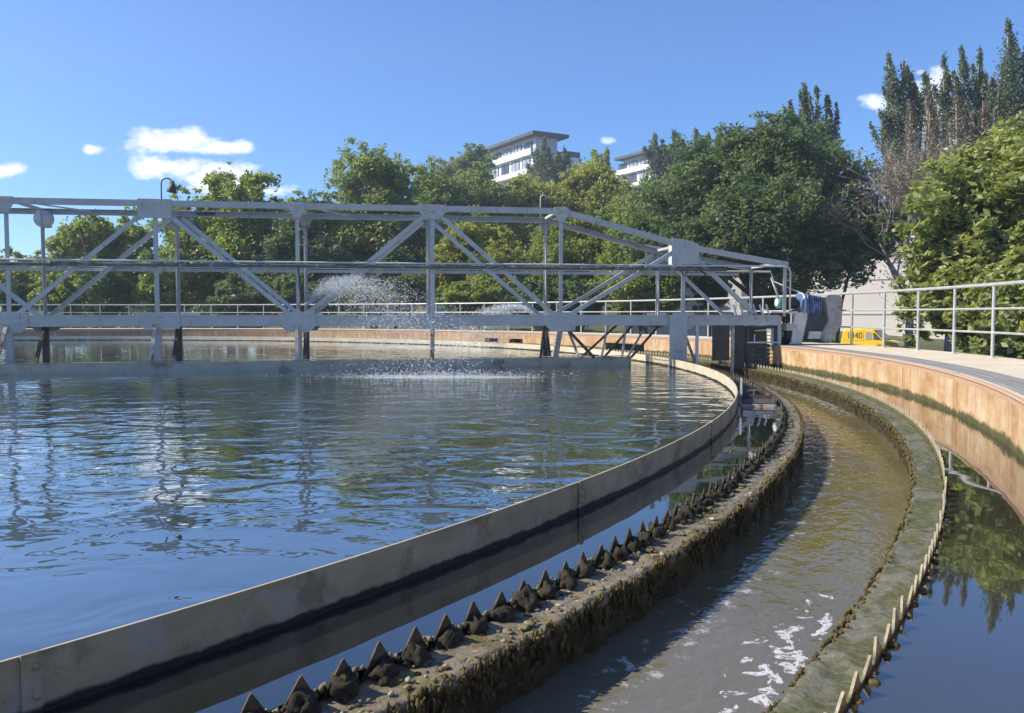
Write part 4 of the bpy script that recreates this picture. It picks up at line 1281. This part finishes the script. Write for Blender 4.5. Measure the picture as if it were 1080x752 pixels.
# slope stand, left to right
T('slope tree with a high rounded crown left of the white apartment block', [(462, 215, 34, 36), (500, 205, 34, 30, 2), (478, 250, 46, 36)], 66, 13000, .30, 'leaf_robinia', trunk=.22)
T('tall tree touching the left end of the apartment block roof', [(500, 176, 22, 20), (478, 190, 22, 20, 1), (492, 205, 30, 20)], 108, 6000, .42, 'leaf_robinia', trunk=.3)
T('yellow green tree on the slope below the apartment block', [(540, 215, 36, 26), (572, 222, 36, 30, 1), (545, 252, 46, 34, -1)], 70, 12000, .31, 'leaf_yellow', trunk=.22)
T('yellow tinged tree on the slope between the two apartment blocks', [(622, 196, 28, 26), (640, 215, 34, 30, -1), (605, 222, 34, 32), (630, 190, 14, 18)], 72, 12000, .31, 'leaf_yellow', trunk=.22)
T('slope tree below the small right hand block', [(672, 225, 34, 30), (700, 215, 30, 32, 1), (685, 250, 40, 34)], 66, 10000, .30, 'leaf_robinia', trunk=.22)
T('bright green tree behind the middle of the bridge', [(505, 262, 40, 30), (480, 285, 34, 30), (530, 292, 42, 30, -1)], 50, 12000, .24, 'leaf_yellow', trunk=.2)
T('dense tree behind the right half of the bridge above the railing', [(600, 260, 42, 36), (570, 288, 36, 30), (625, 280, 40, 34, 1), (650, 258, 34, 34)], 48, 14000, .24, 'leaf_mid', trunk=.24)
# hill poplars
spire_tree('poplar_tree', 'narrow dark poplar in front of the left apartment block corner', [(560, 205, 566, 158, 8), (570, 208, 574, 147, 9), (580, 205, 579, 158, 6)], 112, 3800, .36, 'leaf_poplar')
spire_tree('poplar_tree', 'pair of dark poplar plumes before the grey end wall of the apartment block', [(588, 205, 588, 162, 7), (598, 208, 596, 158, 7)], 112, 3000, .36, 'leaf_poplar')
spire_tree('poplar_tree', 'twin topped poplar hiding the right end of the small block', [(690, 205, 690, 143, 10), (697, 205, 699, 148, 8), (711, 205, 712, 140, 11), (718, 205, 719, 146, 7)], 100, 5600, .34, 'leaf_poplar')
spire_tree('poplar_tree', 'faint poplar tips just left of the big dark tree', [(735, 200, 734, 138, 8), (745, 200, 747, 142, 8), (757, 200, 760, 138, 7)], 98, 3600, .34, 'leaf_poplar')
spire_tree('poplar_tree', 'small pointed tree between the apartment blocks on the skyline', [(627, 205, 627, 160, 10), (640, 205, 638, 160, 5)], 100, 2600, .34, 'leaf_robinia')
# big dark tree right of centre
T('huge dark green tree behind the bridge outer end and drive motor',
  [(820, 172, 56, 44), (760, 190, 50, 40, 1), (878, 190, 40, 42, 1), (715, 225, 46, 40), (800, 235, 74, 52, -1), (868, 248, 48, 46, -1), (745, 265, 60, 36, -1), (840, 285, 58, 28, -2), (690, 255, 36, 34, 0), (790, 160, 34, 26, 1), (895, 278, 26, 26, -1)],
  41, 52000, .20, 'leaf_dark', trunk=.36, limbs=26, aspect=2.1)
T('mid green tree whose crown leans against the left side of the huge dark tree', [(672, 262, 34, 34), (700, 285, 36, 32, -1), (650, 290, 30, 28, -1)], 44, 9000, .21, 'leaf_mid', trunk=.18)
shrub('bright green bush behind the railing below the sloping top chord', [(665, 305, 28, 26), (700, 306, 26, 26)], 40.5, 8000, .17, 'leaf_mid')
# windswept poplars at the right
spire_tree('poplar_tree', 'windswept poplar tips poking above the huge dark tree', [(845, 190, 836, 105, 6), (858, 190, 846, 90, 9), (866, 190, 856, 92, 6), (873, 190, 868, 102, 6), (880, 190, 878, 112, 5)], 60, 5200, .22, 'leaf_poplar')
spire_tree('poplar_tree', 'tall windswept poplar with leaning plumes and brown lower branches', [(948, 150, 934, 60, 9), (956, 150, 949, 64, 9), (965, 150, 960, 70, 9), (972, 150, 970, 78, 8), (944, 190, 936, 90, 7), (940, 200, 931, 120, 7)], 56, 6500, .21, 'leaf_poplar')
spire_tree('poplar_tree', 'brown half bare poplar stem column right of the dry tree', [(955, 300, 962, 110, 20), (975, 300, 978, 100, 17), (940, 300, 944, 165, 14)], 53, 7500, .17, 'leaf_dry')
spire_tree('poplar_tree', 'poplar with two dark plumes against the white cloud', [(1000, 170, 996, 62, 11), (1012, 150, 1003, 80, 7), (1024, 170, 1018, 48, 9), (1036, 170, 1031, 55, 8), (1040, 180, 1038, 80, 7)], 54, 7500, .20, 'leaf_poplar')
spire_tree('poplar_tree', 'browning poplar trunk column under the two dark plumes', [(1005, 260, 1003, 105, 18), (1030, 260, 1028, 110, 14)], 51, 5000, .17, 'leaf_dry')
spire_tree('poplar_tree', 'tallest dark column shaped poplar at the upper right', [(1062, 200, 1060, 26, 17), (1072, 200, 1080, 45, 13), (1048, 200, 1046, 80, 10)], 52, 10000, .20, 'leaf_poplar')
spire_tree('poplar_tree', 'poplar just beyond the right picture edge', [(1110, 220, 1112, 40, 18), (1135, 220, 1138, 60, 15)], 52, 8000, .20, 'leaf_poplar')


# dry twiggy tree
def dry_tree(label, u, v0, v1, D, hw):
    b = at(u, 331.5, D); base = Vector((b.x, D, 0)); base.z = gz(base)
    o = empty('dry_tree', base, 0, label, 'tree')
    m = MB(); ends = []
    k = D / F; H = (331.5 - v0) * k + .62 - base.z
    rnd = random.Random(4)
    def grow(p, d, L, r, lev):
        q = p + d * L
        mid = p.lerp(q, .5) + Vector((rnd.gauss(0, .06), rnd.gauss(0, .06), rnd.gauss(0, .03))) * L
        m.path([p, mid, q], r, 4, [r, r * .8, r * .55])
        if lev == 0: ends.append((p, q)); return
        for i in range(rnd.choice((3, 4, 4))):
            nd = (d + Vector((rnd.gauss(0, .5), rnd.gauss(0, .5), rnd.gauss(.08, .32)))).normalized()
            grow(p.lerp(q, rnd.uniform(.45, 1)), nd, L * rnd.uniform(.6, .85), r * .55, lev - 1)
    m.path([(0, 0, -.3), (.1, 0, H * .32)], .2, 7, [.2, .16])
    for i in range(6):
        a = i * 1.05; grow(Vector((.1, 0, H * rnd.uniform(.2, .36))), Vector((math.cos(a) * .62, math.sin(a) * .5, 1.0)).normalized(), H * .27, .075, 4)
    m.build('trunk', M['bark_pale'], o, recalc=False)
    P_ = []
    for p, q in ends:
        for _ in range(5):
            t = rnd.random(); P_.append(list(p.lerp(q, t) + Vector((rnd.gauss(0, .08), rnd.gauss(0, .08), rnd.gauss(0, .08)))))
    leaves_mesh('crown', np.array(P_), .075, M['leaf_dry'], o, aspect=2.0)
    return o


dry_tree('leafless dry brown tree between the huge dark tree and the leafy near tree', 958, 130, 300, 38, 40)
dry_tree('second pale dead tree tangled behind the leafy near tree', 1000, 180, 300, 40, 34)
T('dull green tree low behind the dry brown tree', [(925, 245, 28, 28), (905, 238, 24, 26, 1), (905, 272, 22, 16, 0)], 39, 8000, .2, 'leaf_dark', trunk=.10, bu=880, limbs=2)

# broad-leaved near tree at the right, standing just outside the railing
T('near tree with large light green leaves overhanging the railing at right',
  [(1010, 250, 62, 70), (1080, 200, 90, 80, .6), (1000, 310, 56, 44, -.2), (958, 318, 22, 20, .3), (955, 350, 18, 14, .3), (1090, 300, 110, 74, -.6), (1160, 240, 90, 90, 1.2), (1060, 350, 70, 40, -.6), (975, 285, 30, 40, .3), (968, 335, 26, 34, .2)],
  18.5, 66000, .092, 'leaf_near', trunk=.16, limbs=36, nclump=1100, shell=.5, csig=.12, aspect=2.1, up=.7)
T('lower leafy shoots under the near tree beyond the railing at right edge',
  [(1120, 345, 80, 48), (1210, 330, 80, 70), (1060, 378, 50, 26)], 15.5, 22000, .09, 'leaf_near', trunk=.08, limbs=16, nclump=220, shell=.4, csig=.14)
T('dark tree mass behind the near leafy tree', [(1060, 270, 70, 80), (1140, 240, 80, 100), (1000, 300, 40, 46), (985, 335, 30, 24)], 27, 16000, .2, 'leaf_mid', trunk=.2)
# shrubs in a row outside the far railing
SH = [(-60, 308, 46, 30, 'leaf_dark', 'dark rounded hedge bush beyond the far left picture edge'),
      (12, 312, 20, 22, 'leaf_cypress', 'dark cypress bush at the left picture edge behind the railing'),
      (62, 312, 24, 18, 'leaf_mid', 'leafy bush left of the dark ball cypress'),
      (112, 304, 24, 30, 'leaf_cypress', 'dark ball shaped cypress behind the first diagonal'),
      (170, 303, 26, 30, 'leaf_mid', 'light green rounded bush right of the ball cypress'),
      (250, 312, 34, 20, 'leaf_dark', 'low dark hedge left of the bridge second upright pair'),
      (310, 315, 30, 18, 'leaf_dark', 'low dark hedge left of the spray nozzle'),
      (385, 316, 34, 16, 'leaf_mid', 'low green hedge seen through the spray'),
      (500, 314, 40, 20, 'leaf_mid', 'green hedge right of the third bridge post'),
      (560, 316, 34, 18, 'leaf_dark', 'dark hedge left of the bridge node with the white wall beyond'),
      (610, 316, 30, 18, 'leaf_dark', 'dark hedge just right of that bridge node'),
      (745, 300, 22, 20, 'leaf_dark', 'dark bush before the white house right window'),
      (820, 318, 34, 18, 'leaf_dark', 'low hedge behind the drive motor')]
for u, v, hw, hh, mt, lab in SH:
    shrub(lab, [(u, v, hw, hh), (u + hw * .4, v + 12, hw * .8, hh * .8)], 41 if u != 745 else 43, 5200, .13 if 'cypress' in mt else .17, mt)
# far wood closing the horizon
nn = 60000
ang = rng.random(nn) * R(150) + R(15); rad_ = 62 + rng.random(nn) * 10
wp = np.stack([CX + 8 + rad_ * np.cos(ang), CY + rad_ * np.sin(ang), np.zeros(nn)], 1)
hgt = 4.2 + 1.6 * np.sin(ang * 23) + 1.1 * np.sin(ang * 57 + 1)
wp[:, 2] = [terrain_z(x, y) for x, y in wp[:, :2]]
wp[:, 2] += hgt * rng.random(nn) ** .8
fw = empty('far_wood', (0, 0, 0)); bpy.data.objects.remove(fw)
wood = leaves_mesh('far_wood', wp, .34, M['leaf_dark'], None, up=.3)
tag(wood, 'low dark wood closing the view behind the railing shrubs', 'wood', kind='stuff')
# trees outside the frame that close the place at both sides
T('tree beyond the left picture edge', [(-120, 262, 70, 60), (-60, 285, 50, 40)], 50, 12000, .28, 'leaf_mid', trunk=.25)
T('far tree further beyond the left picture edge', [(-260, 250, 80, 70)], 50, 9000, .30, 'leaf_dark', trunk=.25)

# ------------------------------------------------------------------ buildings on the hill
def facade_building(name, label, corner, dl, ll, dr, lr, ztop, zbot, storeys, white_bands=True):
    o = empty(name, (corner[0], corner[1], zbot), 0, label, 'building')
    c = Vector((0, 0, 0)); dl = Vector(dl).normalized(); dr = Vector(dr).normalized(); H = ztop - zbot
    def prism(pts, z0, z1):
        n = len(pts); m = MB(); ps = [(p.x, p.y, z0) for p in pts] + [(p.x, p.y, z1) for p in pts]
        return m.add(ps, [tuple(range(n)), tuple(range(n, 2 * n))] + [(i, (i + 1) % n, (i + 1) % n + n, i + n) for i in range(n)])
    A = c; B = c + dl * ll; Cc = c + dr * lr; D_ = B + dr * lr
    prism([A, B, D_, Cc], 0, H - 3.4).build('wall', M['white_wall'], o)
    i1 = (dl + dr) * 1.0
    prism([A + i1, B - dl * 1 + dr, D_ - dl - dr, Cc + dl - dr * 4], H - 3.4, H - .5).build('penthouse', M['grey_wall'], o)
    prism([A - (dl + dr) * .35, B + dl * .4 - dr * .35, D_ + dl * .4 - dr * 2.6, Cc - dl * .35 - dr * 2.6], H - .5, H).build('roof', M['roof_dark'], o)
    prism([Cc + (Vector((0, 0, 0)) - dr) * 3.2 + dl * .05, Cc - dr * 3.2 + dl * 3, Cc - dr * .2 + dl * 3, Cc - dr * .2 + dl * .05], H - 3.4, H - 2.5).build('terrace_parapet', M['roof_dark'], o)
    nl = -dr; zf = 2.9
    for s_ in range(storeys):
        z = H - 3.4 - zf * s_ - (-.3 if s_ == 0 else 0)
        z0 = (H - 3.1) if s_ == 0 else H - 3.4 - zf * s_ + .75
        nw = int(ll // 3.4)
        for k in range(nw):
            off = i1 if s_ == 0 else Vector((0, 0, 0))
            p = A + (off if s_ == 0 else Vector((0, 0, 0))) + dl * (1.0 + k * 3.4)
            q = p + dl * 2.3
            depth = .08
            hgt = 1.9 if s_ == 0 else 1.6
            m = MB(); ps = []
            for zz in (z0, z0 + hgt):
                for pp in (p, q): ps.append(pp + nl * depth + Vector((0, 0, zz)))
                for pp in (q, p): ps.append(pp - nl * .05 + Vector((0, 0, zz)))
            m.add(ps, [(0, 1, 5, 4), (1, 2, 6, 5), (2, 3, 7, 6), (3, 0, 4, 7), (0, 1, 2, 3), (4, 5, 6, 7)])
            w_ = m.build('window', M['window_pale'] if (k + s_) % 3 else M['window_dark'], o)
            fm = MB()
            for pp, qq in (((p, z0), (q, z0)), ((p, z0 + hgt), (q, z0 + hgt)), ((p, z0), (p, z0 + hgt)), ((q, z0), (q, z0 + hgt)), (((p + q) / 2, z0), ((p + q) / 2, z0 + hgt))):
                fm.beam(pp[0] + nl * (depth + .02) + Vector((0, 0, pp[1])), qq[0] + nl * (depth + .02) + Vector((0, 0, qq[1])), .09, .09)
            fm.build('frame', M['roof_dark'], w_)
        if white_bands and s_:
            bm_ = MB().beam(A + nl * .35 + Vector((0, 0, z0 - .55)), B + nl * .35 + Vector((0, 0, z0 - .55)), .7, .8)
            bm_.build('balcony', M['white_wall'], o)
    MB().beam(A + nl * .45 + Vector((0, 0, H - 3.15)), B + nl * .45 + Vector((0, 0, H - 3.15)), .3, 1.0).build('parapet', M['white_wall'], o)
    return o


facade_building('apartment_building', 'large white apartment block with dark flat roof on the hill behind the trees', (3.4, 131), (-.5, .866, 0), 34, (.866, .5, 0), 9.0, 29.2, 8, 5)
facade_building('apartment_building', 'smaller apartment block with dark roof half hidden by poplars right of the large one', (27.5, 152), (-.5, .866, 0), 14, (.866, .5, 0), 6, 31.2, 12, 4)

# white house glimpsed through the trees behind the bridge end
hs = empty('white_house', (9.7, 48.2, gz(Vector((9.7, 48.2, 0)))), R(-24), 'white house glimpsed through the trees right behind the bridge end', 'house')
MB().box((0.2, 1.6, 2.3), (6.6, 3.2, 5.4)).build('wall', M['white_wall'], hs)
MB().box((.2, 1.6, 5.09), (7.0, 3.6, .16)).build('roof', M['roof_dark'], hs)
for x in (1.1, 1.95, -1.6):
    wd = MB().box((x, -.02, 1.95), (.66, .06, .9)).build('window', M['window_dark'], hs)
    MB().box((x, -.06, 1.95), (.04, .03, .9)).box((x, -.06, 1.95), (.66, .03, .04)).build('frame', M['white_wall'], wd)
MB().box((-2.55, -.03, 1.75), (.32, .05, .5)).build('sign_plate', M['teal'], hs)
# pale shed glimpsed further left
hw = empty('white_hut', (-3.9, 50, gz(Vector((-3.9, 50, 0)))), 0, 'small white hut glimpsed behind the middle of the bridge', 'hut')
MB().box((0, .8, 1.25), (1.5, 1.6, 2.6)).build('wall', M['white_wall'], hw)
MB().box((0, .8, 2.6), (1.7, 1.8, .1)).build('roof', M['roof_dark'], hw)
# beige hall behind the yellow car
bh = empty('beige_hall', (20.6, 54.5, ZG), R(-32), 'large plain beige building behind the yellow car', 'building')
MB().box((1.5, 4, 4.3), (14, 8, 8.8)).build('wall', M['beige_wall'], bh)
MB().box((1.5, 4, 8.75), (14.4, 8.4, .2)).build('roof', M['grey_wall'], bh)
for z in (2.4, 4.6): MB().box((1.5, -.02, z), (14.02, .05, .06)).build('wall_joint', M['grey_wall'], bh)

# street in front of the hall
tag(MB().box((19, 45.5, ZG + .02), (60, 5.5, .04)).build('road', mottled('asphalt', (.045, .045, .045), (.07, .07, .068), 3, .9, .004, 60)), kind='structure')

# lamp on the terrace edge between trees
# ------------------------------------------------------------------ yellow car
cpos = at(916, 345, 45.2)
car = empty('parked_car', (cpos.x, 45.2, ZG - .04), R(-42), 'yellow hatchback with dark lettering parked behind the walkway railing', 'car')
L0 = -1.35
body = [(-1.5, .35), (-1.52, .75), (-1.46, 1.02), (-1.36, 1.48), (-1.22, 1.63), (-.2, 1.68), (.55, 1.62), (1.22, 1.06), (2.0, .92), (2.22, .74), (2.25, .38), (1.9, .28), (-1.3, .28)]
MB().plate(body, -.78, .78).build('body', M['yellow'], car, bevel=.06)
for y, s_ in ((-.792, -1), (.792, 1)):
    for pts in ([(.10, 1.08), (.12, 1.48), (.42, 1.50), (.52, 1.08)], [(.62, 1.08), (.56, 1.46), (.72, 1.42), (1.12, 1.06)]):
        MB().plate(pts, y - .006, y + .006).build('side_window', M['window_pale'] if pts[0][0] < .3 else M['window_dark'], car)
    MB().plate([(-1.36, 1.02), (-1.26, 1.46), (-1.14, 1.53), (-.05, 1.54), (-.02, 1.02)], y - .004, y + .004).build('side_panel', M['yellow'], car, bevel=.002)
    for x in (-.95, 1.45):
        wh = MB().lathe([(.12, -.1), (.28, -.1), (.31, -.07), (.31, .07), (.28, .1), (.12, .1)], (x, y * .95, .30), (0, 1, 0), 24).build('wheel', M['black'], car)
        MB().lathe([(.03, -.11), (.18, -.108), (.18, .108), (.03, .11)], (x, y * .95, .30), (0, 1, 0), 18).build('rim', M['paint_light'], wh)
MB().plate([(.60, 1.56), (1.20, 1.08), (1.24, 1.10), (.64, 1.60)], -.66, .66).build('windscreen', M['window_dark'], car)
for s_ in (-.55, .55): MB().box((2.2, s_, .66), (.08, .3, .14)).build('headlight', M['white_wall'], car)
car.scale = (.84, .88, .98)
fc = bpy.data.curves.new('lettering', 'FONT'); fc.body = '1340'; fc.size = .50; fc.extrude = .004; fc.align_x = 'CENTER'
fo_ = bpy.data.objects.new('tmp', fc); col.objects.link(fo_)
bpy.context.view_layer.update()
dg = bpy.context.evaluated_depsgraph_get()
fm_ = bpy.data.meshes.new_from_object(fo_.evaluated_get(dg)); bpy.data.objects.remove(fo_)
le = bpy.data.objects.new('lettering', fm_); col.objects.link(le); le.parent = car
fm_.materials.clear(); fm_.materials.append(M['roof_dark'])
le.location = (-.58, -.806, 1.13); le.rotation_euler = (PI / 2, 0, 0)

# ------------------------------------------------------------------ air
hz = MB().box((10, 80, 30), (420, 260, 70)).build('haze', None)
tag(hz, kind='stuff')
hm = bpy.data.materials.new('haze'); hm.use_nodes = True; hm.node_tree.nodes.clear()
ho = hm.node_tree.nodes.new('ShaderNodeOutputMaterial'); hv = hm.node_tree.nodes.new('ShaderNodeVolumePrincipled')
hv.inputs['Color'].default_value = (.80, .88, 1, 1); hv.inputs['Density'].default_value = .0011; hv.inputs['Anisotropy'].default_value = .3
hm.node_tree.links.new(hv.outputs[0], ho.inputs['Volume']); hz.data.materials.append(hm)
scene.cycles.volume_bounces = 0

# groups of the things that repeat
GR = {'poplar_tree': 'poplars rising behind the other trees', 'shrub': 'shrubs planted outside the far railing', 'dry_tree': 'dead brown trees at the right',
      'apartment_building': 'apartment blocks on the hill', 'water_spray': 'water sprays falling on the tank', 'tree': 'leafy trees around the tank'}
for o in col.objects:
    if o.parent is None and 'category' in o and 'group' not in o:
        k = o.name.split('.')[0]
        if k in GR: o['group'] = GR[k]
